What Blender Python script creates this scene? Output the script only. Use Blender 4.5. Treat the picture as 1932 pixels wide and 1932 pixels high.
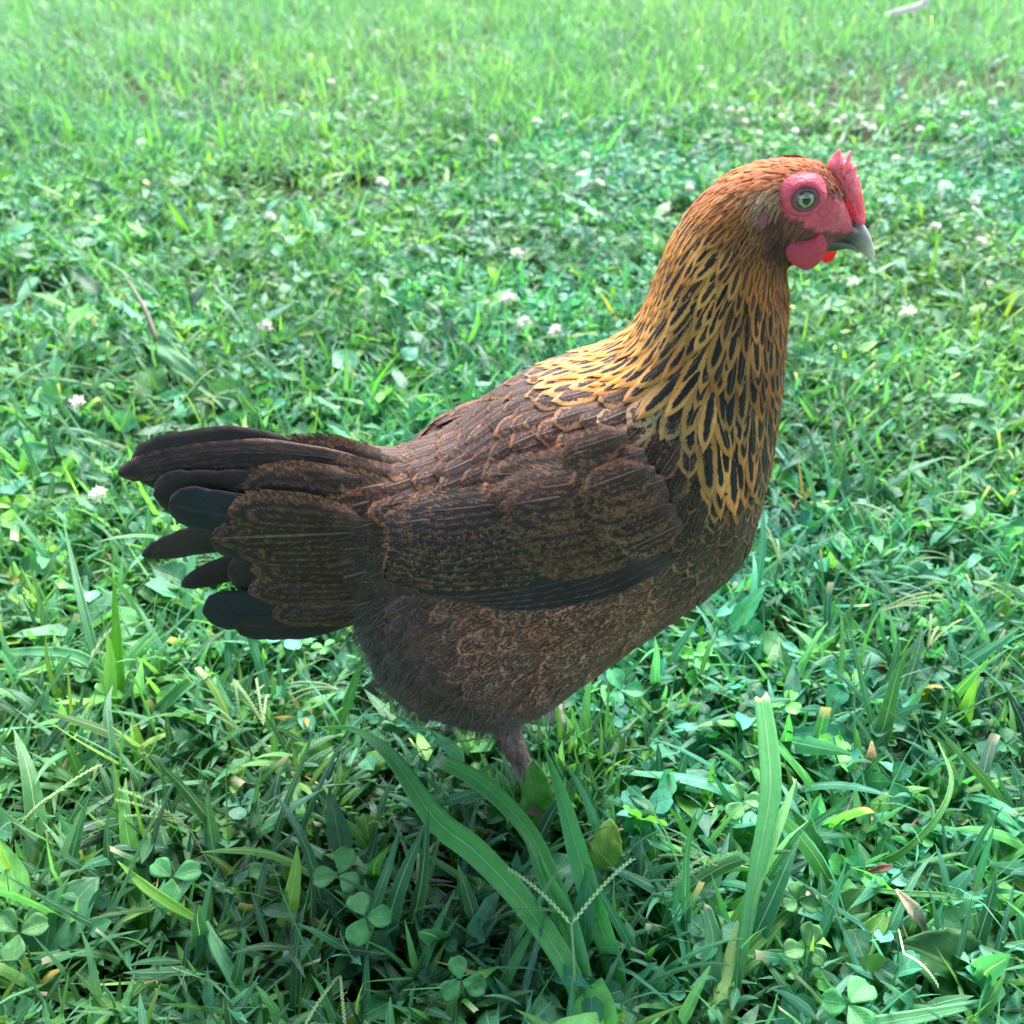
import bpy, bmesh, math, random
import numpy as np
from mathutils import Vector, Matrix
from mathutils.bvhtree import BVHTree
R = math.radians
rng = np.random.default_rng(7)
random.seed(7)
S = bpy.context.scene
for o in list(bpy.data.objects): bpy.data.objects.remove(o)

# ------------------------------------------------------------------ camera, sky, sun, exposure
CAMH, PITCH, FREL = 0.56, 32.0, 1.072
cam_d = bpy.data.cameras.new('camera')
cam = bpy.data.objects.new('camera', cam_d); S.collection.objects.link(cam)
cam.location = (0, 0, CAMH); cam.rotation_euler = (R(90-PITCH), 0, 0)
cam_d.sensor_width = 36; cam_d.sensor_height = 36; cam_d.lens = 36*FREL
cam_d.clip_start = 0.02; cam_d.clip_end = 500
cam_d.dof.use_dof = True; cam_d.dof.focus_distance = 0.585; cam_d.dof.aperture_fstop = 13.0
S.camera = cam
SUN_EL, SUN_AZ = 52, 12          # azimuth: degrees from +Y (beyond the hen) towards +X
w = bpy.data.worlds.new('World'); S.world = w; w.use_nodes = True
nt = w.node_tree
bg = nt.nodes['Background']; sky = nt.nodes.new('ShaderNodeTexSky'); sky.sky_type = 'NISHITA'
sky.sun_disc = False; sky.sun_elevation = R(SUN_EL); sky.sun_rotation = R(SUN_AZ)
sky.air_density = 1.0; sky.dust_density = 3.0; sky.ozone_density = 1.0
nt.links.new(sky.outputs[0], bg.inputs[0]); bg.inputs[1].default_value = 0.135
sd = bpy.data.lights.new('sun', 'SUN'); sun = bpy.data.objects.new('sun', sd); S.collection.objects.link(sun)
sd.energy = 2.1; sd.angle = R(36); sd.color = (1.0, 0.97, 0.92)
sv = Vector((math.sin(R(SUN_AZ))*math.cos(R(SUN_EL)), math.cos(R(SUN_AZ))*math.cos(R(SUN_EL)), math.sin(R(SUN_EL))))
sun.rotation_euler = sv.to_track_quat('Z', 'Y').to_euler()
S.view_settings.view_transform = 'Standard'; S.view_settings.look = 'None'
S.view_settings.exposure = 2.32; S.view_settings.gamma = 1
S.render.engine = 'CYCLES'
S.cycles.max_bounces = 6; S.cycles.diffuse_bounces = 3; S.cycles.glossy_bounces = 2; S.cycles.transmission_bounces = 4
S.cycles.transparent_max_bounces = 12
S.cycles.use_denoising = True

# ------------------------------------------------------------------ picture <-> place (u, v in the 1932 px view of the photo)
F = 1932*FREL; CT, ST = math.cos(R(PITCH)), math.sin(R(PITCH))
Y0 = 0.53
def P(u, v, Y=Y0):
    a, b = (u-966)/F, (966-v)/F
    dx, dy, dz = a, CT + b*ST, -ST + b*CT
    k = Y/dy
    return Vector((dx*k, Y, CAMH + dz*k))
def G(u, v, z=0.0):
    a, b = (u-966)/F, (966-v)/F
    dx, dy, dz = a, CT + b*ST, -ST + b*CT
    k = (z-CAMH)/dz
    return Vector((dx*k, dy*k, z))
def uv_of(p):
    y, z = p[1], p[2]-CAMH
    d = y*CT - z*ST
    return 966 + F*p[0]/d, 966 - F*(y*ST + z*CT)/d

# ------------------------------------------------------------------ helpers
COL = S.collection
def tag(o, label=None, cat=None, group=None, kind=None):
    if label: o['label'] = label
    if cat: o['category'] = cat
    if group: o['group'] = group
    if kind: o['kind'] = kind
    return o
def empty(name, loc):
    o = bpy.data.objects.new(name, None); COL.objects.link(o); o.location = loc; o.empty_display_size = 0.02
    return o
def link(name, me, mat, parent=None, loc=None):
    o = bpy.data.objects.new(name, me); COL.objects.link(o)
    if mat is not None and not me.materials: me.materials.append(mat)
    if parent is not None:
        o.parent = parent
        o.matrix_parent_inverse = Matrix.Translation(-world_loc(parent))
    return o
def world_loc(o):
    l = Vector((0, 0, 0))
    if o.parent is None: l = o.location.copy()
    return l
def mesh_np(name, verts, faces, smooth=True, uv=None, cols=None):
    """verts (N,3); faces (M,k) constant k; uv (N,2) per vertex; cols {attr:(N,3)}"""
    me = bpy.data.meshes.new(name)
    N = len(verts); M, k = faces.shape
    me.vertices.add(N); me.vertices.foreach_set('co', np.asarray(verts, np.float32).ravel())
    me.loops.add(M*k); me.loops.foreach_set('vertex_index', faces.astype(np.int32).ravel())
    me.polygons.add(M); me.polygons.foreach_set('loop_start', np.arange(0, M*k, k, dtype=np.int32))
    me.update(calc_edges=True)
    if smooth: me.polygons.foreach_set('use_smooth', np.ones(M, bool))
    if uv is not None:
        l = me.uv_layers.new(name='UVMap')
        l.data.foreach_set('uv', np.asarray(uv, np.float32)[faces.ravel()].ravel())
    if cols:
        for a, c in cols.items():
            at = me.attributes.new(a, 'FLOAT_COLOR', 'POINT')
            c4 = np.ones((N, 4), np.float32); c4[:, :3] = c
            at.data.foreach_set('color', c4.ravel())
    return me
class Acc:
    """collects pieces for mesh_np (all quads)"""
    def __init__(s): s.v = []; s.f = []; s.uv = []; s.c = {}; s.n = 0
    def add(s, v, f, uv, **c):
        v = np.asarray(v, float).reshape(-1, 3); s.v.append(v); s.f.append(np.asarray(f)+s.n)
        s.uv.append(np.asarray(uv, float).reshape(-1, 2)); s.n += len(v)
        for k, a in c.items():
            a = np.asarray(a, float)
            if a.ndim == 1: a = np.broadcast_to(a, (len(v), 3))
            s.c.setdefault(k, []).append(a.reshape(-1, 3))
    def mesh(s, name):
        return mesh_np(name, np.concatenate(s.v), np.concatenate(s.f), True, np.concatenate(s.uv),
                       {k: np.concatenate(a) for k, a in s.c.items()})
def grid_faces(r, c):
    i = np.arange(r-1)[:, None]*c + np.arange(c-1)[None]
    return np.stack([i, i+1, i+c+1, i+c], -1).reshape(-1, 4)

# node helper
class NT:
    def __init__(s, name):
        s.m = bpy.data.materials.new(name); s.m.use_nodes = True; s.t = s.m.node_tree
        for n in list(s.t.nodes): s.t.nodes.remove(n)
        s.out = s.t.nodes.new('ShaderNodeOutputMaterial')
    def n(s, typ, _in=None, **kw):
        nd = s.t.nodes.new(typ)
        for k, v in kw.items(): setattr(nd, k, v)
        if _in:
            for k, v in _in.items(): s.set(nd.inputs[k], v)
        return nd
    def set(s, sock, v):
        if isinstance(v, bpy.types.NodeSocket): s.t.links.new(v, sock)
        else: sock.default_value = v
    def math(s, op, a, b=0.0, c=None, clamp=False):
        nd = s.n('ShaderNodeMath', operation=op, use_clamp=clamp)
        s.set(nd.inputs[0], a); s.set(nd.inputs[1], b)
        if c is not None: s.set(nd.inputs[2], c)
        return nd.outputs[0]
    def mix(s, f, a, b, blend='MIX'):
        nd = s.n('ShaderNodeMix', data_type='RGBA', blend_type=blend)
        s.set(nd.inputs[0], f); s.set(nd.inputs[6], a); s.set(nd.inputs[7], b)
        return nd.outputs[2]
    def sstep(s, x, a, b):
        nd = s.n('ShaderNodeMapRange', interpolation_type='SMOOTHSTEP')
        s.set(nd.inputs[0], x); s.set(nd.inputs[1], a); s.set(nd.inputs[2], b)
        return nd.outputs[0]
    def attr(s, name): return s.n('ShaderNodeAttribute', attribute_name=name)
    def noise(s, vec, scale, detail=3, rough=0.55, dist=0.0):
        nd = s.n('ShaderNodeTexNoise', {'Scale': scale, 'Detail': detail, 'Roughness': rough, 'Distortion': dist})
        if vec is not None: s.t.links.new(vec, nd.inputs['Vector'])
        return nd.outputs['Fac']
    def xyz(s, x, y, z):
        nd = s.n('ShaderNodeCombineXYZ'); s.set(nd.inputs[0], x); s.set(nd.inputs[1], y); s.set(nd.inputs[2], z)
        return nd.outputs[0]
    def bump(s, h, strength, dist=0.001, normal=None):
        nd = s.n('ShaderNodeBump', {'Height': h, 'Strength': strength, 'Distance': dist})
        if normal is not None: s.set(nd.inputs['Normal'], normal)
        return nd.outputs[0]
    def end(s, sh): s.t.links.new(sh, s.out.inputs[0]); return s.m
def rgb(*c): return (c[0], c[1], c[2], 1.0)

# ------------------------------------------------------------------ materials
def mat_leaf(name, transl=0.35, rough=0.42, veins='blade', spec=0.38):
    m = NT(name)
    col = m.attr('col').outputs['Color']
    uvn = m.n('ShaderNodeUVMap', uv_map='UVMap'); sp = m.n('ShaderNodeSeparateXYZ'); m.t.links.new(uvn.outputs[0], sp.inputs[0])
    u, v = sp.outputs[0], sp.outputs[1]
    geo = m.n('ShaderNodeNewGeometry')
    s = m.math('ABSOLUTE', m.math('MULTIPLY_ADD', u, 2.0, -1.0))
    n1 = m.noise(geo.outputs['Position'], 180, 3)
    n2 = m.noise(geo.outputs['Position'], 900, 2)
    if veins == 'blade':
        vn = m.noise(m.xyz(m.math('MULTIPLY', u, 46.0), m.math('MULTIPLY', v, 1.6), 0.0), 1.0, 3, 0.7)
        rib = m.sstep(s, 0.10, 0.035)
        shoulder = m.math('MULTIPLY', m.sstep(s, 0.26, 0.12), m.sstep(s, 0.05, 0.12))
        c = m.mix(1.0, col, m.xyz(*[m.math('MULTIPLY_ADD', vn, 0.75, 0.62)]*3), 'MULTIPLY')
        c = m.mix(m.math('MULTIPLY', shoulder, 0.22), c, m.mix(1.0, c, rgb(.45, .55, .45), 'MULTIPLY'))
        c = m.mix(m.math('MULTIPLY', rib, 0.55), c, rgb(.46, .66, .38))
        c = m.mix(m.math('MULTIPLY', m.sstep(s, 0.90, 0.985), 0.35), c, rgb(.36, .56, .30))
        hgt = m.math('ADD', m.math('MULTIPLY', vn, .7), m.math('MULTIPLY', rib, 0.5))
    else:
        wv = m.math('SINE', m.math('MULTIPLY', m.math('SUBTRACT', v, m.math('MULTIPLY', s, 0.35)), 46.0))
        rib = m.sstep(s, 0.10, 0.02)
        vn = m.math('MULTIPLY_ADD', wv, 0.06, 0.5)
        c = m.mix(m.math('MULTIPLY', rib, 0.3), col, rgb(.30, .45, .22))
        if veins == 'clover':
            d = m.math('ABSOLUTE', m.math('SUBTRACT', v, m.math('MULTIPLY_ADD', s, -0.35, 0.62)))
            chv = m.math('MULTIPLY', m.sstep(d, 0.10, 0.03), m.sstep(n1, 0.42, 0.6))
            c = m.mix(m.math('MULTIPLY', chv, 0.14), c, rgb(.35, .55, .33))
        hgt = m.math('ADD', vn, m.math('MULTIPLY', rib, 0.5))
    k1 = (.35, .83) if veins == 'blade' else (.9, .55)
    c = m.mix(1.0, c, m.xyz(*[m.math('MULTIPLY_ADD', n1, k1[0], k1[1])]*3), 'MULTIPLY')
    spots = m.sstep(m.math('ADD', n2, m.math('MULTIPLY', n1, 0.5)), 0.98, 1.06)
    c = m.mix(m.math('MULTIPLY', spots, 0.6), c, rgb(.30, .26, .10))
    nb = m.bump(m.math('ADD', hgt, m.math('MULTIPLY', n1, 1.2)), 0.35, 0.0012)
    p = m.n('ShaderNodeBsdfPrincipled', {'Base Color': c, 'Roughness': rough, 'Specular IOR Level': spec, 'Normal': nb})
    tc = m.mix(1.0, c, rgb(1.3, 1.25, 0.45), 'MULTIPLY')
    tr = m.n('ShaderNodeBsdfTranslucent', {'Color': tc, 'Normal': nb})
    mx = m.n('ShaderNodeMixShader', {0: transl}); m.t.links.new(p.outputs[0], mx.inputs[1]); m.t.links.new(tr.outputs[0], mx.inputs[2])
    return m.end(mx.outputs[0])
M_BLADE = mat_leaf('grass_blade_surface', rough=.38, transl=.42)
M_CLOVER = mat_leaf('clover_leaf_surface', veins='clover', transl=0.34, rough=.5, spec=.32)
M_WEED = mat_leaf('weed_leaf_surface', veins='leaf', transl=0.34, rough=.5, spec=.32)
def mat_attr(name, rough=0.6, bump=0.3, scale=400, spec=0.4, var=0.5, transl=0):
    m = NT(name)
    col = m.attr('col').outputs['Color']; geo = m.n('ShaderNodeNewGeometry')
    n = m.noise(geo.outputs['Position'], scale, 4)
    c = m.mix(1.0, col, m.xyz(*[m.math('MULTIPLY_ADD', n, var*2, 1-var)]*3), 'MULTIPLY')
    p = m.n('ShaderNodeBsdfPrincipled', {'Base Color': c, 'Roughness': rough, 'Specular IOR Level': spec, 'Normal': m.bump(n, bump, 0.001)})
    if not transl: return m.end(p.outputs[0])
    tr = m.n('ShaderNodeBsdfTranslucent', {'Color': c})
    mx = m.n('ShaderNodeMixShader', {0: transl}); m.t.links.new(p.outputs[0], mx.inputs[1]); m.t.links.new(tr.outputs[0], mx.inputs[2])
    return m.end(mx.outputs[0])
M_STRAW = mat_attr('dry_straw', 0.7, 0.4, 600)
M_PETAL = mat_attr('white_petal', 0.6, 0.2, 800, var=0.08, transl=0.5)
def mat_soil():
    m = NT('soil_and_thatch'); geo = m.n('ShaderNodeNewGeometry')
    n = m.noise(geo.outputs['Position'], 25, 6, 0.7); n2 = m.noise(geo.outputs['Position'], 220, 5, 0.7)
    c = m.mix(m.sstep(n, 0.35, 0.7), rgb(.020, .022, .012), rgb(.030, .060, .018))
    c = m.mix(m.sstep(n2, 0.5, 0.75), c, rgb(.075, .060, .036))
    # open lawn far away: grass colour of its own
    sp = m.n('ShaderNodeSeparateXYZ'); m.t.links.new(geo.outputs['Position'], sp.inputs[0])
    out = m.sstep(m.math('SUBTRACT', m.math('ABSOLUTE', sp.outputs[0]), m.math('MULTIPLY', m.math('MAXIMUM', sp.outputs[1], 0.0), .68)), .40, .75)
    far = m.math('MAXIMUM', out, m.math('MAXIMUM', m.sstep(sp.outputs[1], 6.0, 9.0), m.sstep(sp.outputs[1], .2, 0.0)))
    g = m.mix(n, rgb(.04, .16, .05), rgb(.10, .30, .11))
    c = m.mix(far, c, g)
    p = m.n('ShaderNodeBsdfPrincipled', {'Base Color': c, 'Roughness': 0.9, 'Specular IOR Level': 0.2,
            'Normal': m.bump(m.math('ADD', n, m.math('MULTIPLY', n2, .5)), 0.8, 0.01)})
    return m.end(p.outputs[0])

def mat_feather():
    m = NT('feather')
    A = m.attr('cA').outputs['Color']; B = m.attr('cB').outputs['Color']
    pr = m.n('ShaderNodeSeparateXYZ'); m.t.links.new(m.attr('prm').outputs['Vector'], pr.inputs[0])
    p1, mott, rnd = pr.outputs[0], pr.outputs[1], pr.outputs[2]
    uvn = m.n('ShaderNodeUVMap', uv_map='UVMap'); sp = m.n('ShaderNodeSeparateXYZ'); m.t.links.new(uvn.outputs[0], sp.inputs[0])
    u, v = sp.outputs[0], sp.outputs[1]
    s = m.math('ABSOLUTE', m.math('MULTIPLY_ADD', u, 2.0, -1.0))
    r50 = m.math('MULTIPLY', rnd, 57.0)
    bc = m.math('SUBTRACT', v, m.math('MULTIPLY', s, 0.28))
    streak = m.noise(m.xyz(m.math('MULTIPLY', bc, 34.0), m.math('MULTIPLY', u, 5.0), r50), 1.0, 3, 0.6)
    fine = m.noise(m.xyz(m.math('MULTIPLY', bc, 90.0), m.math('MULTIPLY', u, 6.0), r50), 1.0, 2, 0.6)
    geo = m.n('ShaderNodeNewGeometry')
    blot = m.noise(geo.outputs['Position'], 430, 4, 0.68, 0.8)
    big = m.noise(geo.outputs['Position'], 60, 2)
    tv = m.math('MAXIMUM', 0.0, m.math('MULTIPLY', m.math('SUBTRACT', v, 0.66), 2.9))
    e = m.math('SQRT', m.math('ADD', m.math('MULTIPLY', s, s), m.math('MULTIPLY', tv, tv)))
    ej = m.math('ADD', e, m.math('ADD', m.math('MULTIPLY_ADD', streak, .55, -.275), m.math('MULTIPLY', m.math('MULTIPLY_ADD', blot, 2.6, -1.3), mott)))
    lace = m.sstep(ej, m.math('SUBTRACT', p1, m.math('MULTIPLY_ADD', mott, .14, .05)), m.math('ADD', p1, m.math('MULTIPLY_ADD', mott, .14, .05)))
    # mottling inside the centre: broken pencil lines that follow the edge
    arc = m.math('MULTIPLY_ADD', m.math('SINE', m.math('MULTIPLY', m.math('ADD', e, m.math('ADD', m.math('MULTIPLY', blot, .55), m.math('MULTIPLY', streak, .30))), 19.0)), .5, .5)
    ms = m.sstep(m.math('ADD', m.math('ADD', m.math('MULTIPLY', blot, 0.55), m.math('MULTIPLY', fine, 0.35)), m.math('MULTIPLY', arc, .15)), 0.50, 0.68)
    lace2 = m.math('MULTIPLY', lace, m.math('SUBTRACT', 1.0, m.math('MULTIPLY', m.math('MULTIPLY', mott, .58), m.sstep(m.math('ADD', m.math('MULTIPLY', blot, .6), m.math('MULTIPLY', fine, .4)), .54, .44))))
    fac = m.math('MAXIMUM', lace2, m.math('MULTIPLY', ms, mott), clamp=True)
    c = m.mix(fac, A, m.mix(m.sstep(m.noise(geo.outputs['Position'], 45, 3), .38, .62), m.mix(1.0, B, rgb(1.08, .90, .78), 'MULTIPLY'), m.mix(1.0, B, rgb(1.15, 1.15, 1.12), 'MULTIPLY')))
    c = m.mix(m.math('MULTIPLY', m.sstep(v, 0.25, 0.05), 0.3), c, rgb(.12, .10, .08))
    shaft = m.math('MULTIPLY', m.sstep(s, 0.075, 0.02), m.sstep(v, 0.97, 0.75))
    c = m.mix(m.math('MULTIPLY', shaft, m.math('MULTIPLY', m.sstep(rnd, 0.55, 0.8), 0.3)), c, rgb(.34, .26, .17))
    k = m.math('MULTIPLY', m.math('MULTIPLY_ADD', fine, 1.1, 0.45), m.math('MULTIPLY_ADD', big, 0.9, 0.55))
    c = m.mix(1.0, c, m.xyz(m.math('MULTIPLY', k, 1.08), m.math('MULTIPLY', k, .95), m.math('MULTIPLY', k, 1.03)), 'MULTIPLY')
    nb = m.bump(m.math('ADD', fine, m.math('ADD', m.math('MULTIPLY', streak, .5), m.math('MULTIPLY', shaft, 1.0))), 0.5, 0.0007)
    p = m.n('ShaderNodeBsdfPrincipled', {'Base Color': c, 'Roughness': 0.6, 'Specular IOR Level': 0.2, 'Normal': nb,
            'Sheen Weight': 0.04, 'Sheen Roughness': 0.45})
    fr = m.sstep(m.math('ADD', m.math('MAXIMUM', e, m.math('MULTIPLY', s, s)), m.math('MULTIPLY', m.math('SUBTRACT', fine, .5), m.math('MULTIPLY_ADD', mott, .7, .30))), 0.90, 1.02)
    tp = m.n('ShaderNodeBsdfTransparent')
    mx = m.n('ShaderNodeMixShader', {0: fr}); m.t.links.new(p.outputs[0], mx.inputs[1]); m.t.links.new(tp.outputs[0], mx.inputs[2])
    return m.end(mx.outputs[0])
M_FEATHER = mat_feather()
def mat_skin(name, rough=0.6, bumpd=0.0009, scale=900, sss=0.25):
    m = NT(name)
    col = m.attr('col').outputs['Color']; geo = m.n('ShaderNodeNewGeometry')
    vo = m.n('ShaderNodeTexVoronoi', {'Scale': scale}, feature='F1'); m.t.links.new(geo.outputs['Position'], vo.inputs['Vector'])
    n = m.noise(geo.outputs['Position'], 350, 4)
    d = vo.outputs['Distance']
    k = m.math('ADD', m.math('MULTIPLY_ADD', n, 0.9, 0.45), m.math('MULTIPLY', d, 0.25))
    c = m.mix(1.0, col, m.xyz(k, k, k), 'MULTIPLY')
    nb = m.bump(m.math('SUBTRACT', m.math('MULTIPLY', n, 1.2), d), 0.5, bumpd)
    p = m.n('ShaderNodeBsdfPrincipled', {'Base Color': c, 'Roughness': rough, 'Specular IOR Level': 0.4, 'Normal': nb,
            'Subsurface Weight': sss, 'Subsurface Radius': (.006, .0018, .0012), 'Subsurface Scale': 1.0})
    return m.end(p.outputs[0])
M_SKIN = mat_skin('bird_skin'); M_FLESH = mat_skin('comb_flesh', 0.42, sss=0.45)
M_BODY = mat_skin('hen_body', 0.8, sss=0.0, scale=500)
def mat_thin_flesh():
    m = NT('thin_wattle_flesh'); col = m.attr('col').outputs['Color']; geo = m.n('ShaderNodeNewGeometry')
    n = m.noise(geo.outputs['Position'], 500, 4)
    c = m.mix(1.0, col, m.xyz(*[m.math('MULTIPLY_ADD', n, .6, .7)]*3), 'MULTIPLY')
    p = m.n('ShaderNodeBsdfPrincipled', {'Base Color': c, 'Roughness': .5, 'Normal': m.bump(n, .4, .0008)})
    tr = m.n('ShaderNodeBsdfTranslucent', {'Color': m.mix(1.0, c, rgb(1.0, .22, .2), 'MULTIPLY')})
    mx = m.n('ShaderNodeMixShader', {0: .45}); m.t.links.new(p.outputs[0], mx.inputs[1]); m.t.links.new(tr.outputs[0], mx.inputs[2])
    return m.end(mx.outputs[0])
M_WATTLE = mat_thin_flesh()
def mat_beak():
    m = NT('beak_horn'); geo = m.n('ShaderNodeNewGeometry'); col = m.attr('col').outputs['Color']
    n = m.noise(geo.outputs['Position'], 260, 5)
    c = m.mix(1.0, col, m.xyz(*[m.math('MULTIPLY_ADD', n, .8, .6)]*3), 'MULTIPLY')
    p = m.n('ShaderNodeBsdfPrincipled', {'Base Color': c, 'Roughness': 0.32, 'Specular IOR Level': .5, 'Normal': m.bump(n, .3, .0006), 'Coat Weight': .15})
    return m.end(p.outputs[0])
M_BEAK = mat_beak()
def mat_eye():
    m = NT('eyeball'); c = m.attr('col').outputs['Color']; geo = m.n('ShaderNodeNewGeometry')
    n = m.noise(geo.outputs['Position'], 2500, 2)
    c = m.mix(1.0, c, m.xyz(*[m.math('MULTIPLY_ADD', n, .6, .7)]*3), 'MULTIPLY')
    p = m.n('ShaderNodeBsdfPrincipled', {'Base Color': c, 'Roughness': 0.06, 'Specular IOR Level': .6, 'Coat Weight': .8, 'Coat Roughness': .03})
    return m.end(p.outputs[0])
M_EYE = mat_eye()

# ------------------------------------------------------------------ ground
def ground_h(x, y):
    return (np.sin(x*2.1+.6)*np.cos(y*1.7)*.010 + np.sin(x*5.3+y*3.1)*.004) * np.clip((y-1.2)/1.5, 0, 1)
def make_ground():
    xs = np.unique(np.concatenate([np.linspace(-90, -6, 22), np.linspace(-6, 6, 90), np.linspace(6, 90, 22)]))
    ys = np.unique(np.concatenate([np.linspace(-60, -1, 14), np.linspace(-1, 9, 90), np.linspace(9, 160, 26)]))
    X, Y = np.meshgrid(xs, ys)
    Z = ground_h(X, Y) - 0.002
    me = mesh_np('ground', np.stack([X, Y, Z], -1).reshape(-1, 3), grid_faces(len(ys), len(xs)))
    o = link('ground', me, mat_soil()); tag(o, kind='structure')
make_ground()

# ------------------------------------------------------------------ unseen tree added behind the camera to soften light on the near lawn
def add_shade_tree():
    root = empty('added_shade_tree', (-1.2, -4.2, 0)); tag(root, 'unseen leafy tree added behind the camera to shade the near lawn', 'tree')
    r = np.random.default_rng(2); a = Acc(); n = 26000
    cl = r.normal(0, 1, (90, 3)); cl /= np.linalg.norm(cl, axis=1, keepdims=True); cl *= r.uniform(.25, 1, (90, 1))**.5
    cl = cl*np.array([7.4, 5.4, 2.4])+np.array([1.2, -3.7, 5.8])
    p = cl[r.integers(0, 90, n)]+r.normal(0, .62, (n, 3))
    az = r.uniform(0, 6.28, n); nr = r.normal(0, .6, (n, 3))+np.array([0, 0, 1.])
    Rm = rot_from(nr, az); v, f, uv = leaf_tmpl(4, 3, 'ovate', .2, .2, .03, 1)
    W = np.einsum('nij,nkj->nki', Rm, v[None]*r.uniform(.18, .34, (n, 1, 1)))+p[:, None]
    FF = (np.arange(n)*len(v))[:, None, None]+f[None]
    a.add(W, FF.reshape(-1, 4), np.broadcast_to(uv[None], (n,)+uv.shape), col=np.broadcast_to((np.array([.05, .13, .035])*r.uniform(.7, 1.3, (n, 1)))[:, None], (n, len(v), 3)))
    link('crown', a.mesh('crown'), M_WEED, root)  # out-of-view leaf mass, added to block sky and sun
    bark = mat_attr('bark', .9, .8, 30)
    link('added_trunk', tube('added_trunk', [(-1.2, -4.2, -.1), (-1.15, -4.2, .5), (-1.1, -4.1, 2.4), (-.9, -3.8, 5.2)], [.34, .26, .22, .12], (.09, .07, .05), bark, sides=16), None, root)
    for e in ((1.4, -1.2, 5.0), (-3.2, -2.4, 5.2), (-1.0, -.6, 5.4), (.8, -5.0, 5.6)):
        link('added_limb', tube('added_limb', [(-1.08, -4.05, 2.5), tuple(np.array([-1.08, -4.05, 3.4])*.5+np.array(e)*.5), e], [.13, .09, .03], (.09, .07, .05), bark), None, root)

# ------------------------------------------------------------------ vegetation generators (numpy)
def blades(acc, x, y, h, w, az, lean, curl, rows, cols, col, z0=0.0, roll=None, taper=2.2, cut=None, fold=0.25, attr='col', wobble=0.0):
    n = len(x); t = np.linspace(0, 1, rows)
    az, lean, curl, h, w = [np.broadcast_to(np.asarray(a, float), (n,)) for a in (az, lean, curl, h, w)]
    ph = lean[:, None] + curl[:, None]*t[None]**1.3
    step = h[:, None]/(rows-1)
    dz = np.cos(ph)*step; dr = np.sin(ph)*step
    z = np.concatenate([np.zeros((n, 1)), np.cumsum((dz[:, 1:]+dz[:, :-1])/2, 1)], 1)
    r = np.concatenate([np.zeros((n, 1)), np.cumsum((dr[:, 1:]+dr[:, :-1])/2, 1)], 1)
    ca, sa = np.cos(az)[:, None], np.sin(az)[:, None]
    if wobble:
        wob = wobble*h[:, None]*np.sin(t[None]*5+rng.uniform(0, 6, (n, 1)))*t[None]
    else: wob = 0
    cx = x[:, None] + r*ca - wob*sa; cy = y[:, None] + r*sa + wob*ca
    cz = np.asarray(z0).reshape(-1, 1) + z
    cz = np.maximum(cz, 0.002)
    T = np.stack([np.sin(ph)*ca, np.sin(ph)*sa, np.cos(ph)], -1)
    side = np.stack([-sa+0*ph, ca+0*ph, 0*ph], -1)
    nrm = np.cross(side, T)
    if roll is None: roll = rng.normal(0, .5, n)
    rl = (roll[:, None]*(0.4+0.6*t[None]))[..., None]
    side2 = side*np.cos(rl)+nrm*np.sin(rl); nrm2 = nrm*np.cos(rl)-side*np.sin(rl)
    prof = np.minimum(1, .35+t*3.2)[None]*np.clip(1-t[None]**taper, 0, 1)**0.8
    if cut is not None:
        pc = np.minimum(1, .35+t*3.2)[None]*(1-.35*t[None])
        prof = np.where(cut[:, None], pc, prof)
    ww = w[:, None]*.5*prof + 0.00012
    us = np.linspace(-1, 1, cols)
    C = np.stack([cx, cy, cz], -1)
    V = C[:, :, None] + side2[:, :, None]*(ww[..., None]*us)[..., None] + nrm2[:, :, None]*((np.abs(us)*fold)*ww[..., None])[..., None]
    UV = np.stack(np.broadcast_arrays((us*.5+.5)[None, None], t[None, :, None]+np.zeros((n, 1, 1))), -1)
    f = grid_faces(rows, cols)
    FF = (np.arange(n)*rows*cols)[:, None, None] + f[None]
    cc = np.broadcast_to(np.asarray(col, float).reshape(-1, 1, 1, 3), (n, rows, cols, 3)).copy()
    # paler sheath at the base
    tb = np.clip(1-t*4, 0, 1)[None, :, None, None]
    cc = cc*(1-.4*tb) + np.array([.16, .22, .10])*.4*tb
    if cut is not None:
        tipm = np.clip((t-.90)/.1, 0, 1)[None, :, None, None]*cut[:, None, None, None]
        cc = cc*(1-tipm)+np.array([.55, .50, .36])*tipm
    acc.add(V, FF.reshape(-1, 4), UV, **{attr: cc})
def rot_from(nrm, heading):
    """rotation matrices with local z -> nrm, local x -> heading projected"""
    nrm = nrm/np.linalg.norm(nrm, axis=-1, keepdims=True)
    hx = np.stack([np.cos(heading), np.sin(heading), 0*heading], -1)
    hx = hx - nrm*(hx*nrm).sum(-1, keepdims=True); hx /= np.linalg.norm(hx, axis=-1, keepdims=True)
    hy = np.cross(nrm, hx)
    return np.stack([hx, hy, nrm], -1)
def inst(acc, tmpl, Rm, s, pos, col, attr='col', stretch=None):
    v, f, uv = tmpl; n = len(pos)
    vv = v[None]*s[:, None, None]
    if stretch is not None: vv = vv*stretch[:, None]
    W = np.einsum('nij,nkj->nki', Rm, vv) + pos[:, None]
    W[..., 2] = np.maximum(W[..., 2], 0.0015)
    cc = np.broadcast_to(col[:, None], (n, len(v), 3))
    FF = (np.arange(n)*len(v))[:, None, None]+f[None]
    acc.add(W, FF.reshape(-1, 4), np.broadcast_to(uv[None], (n,)+uv.shape), **{attr: cc})
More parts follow.
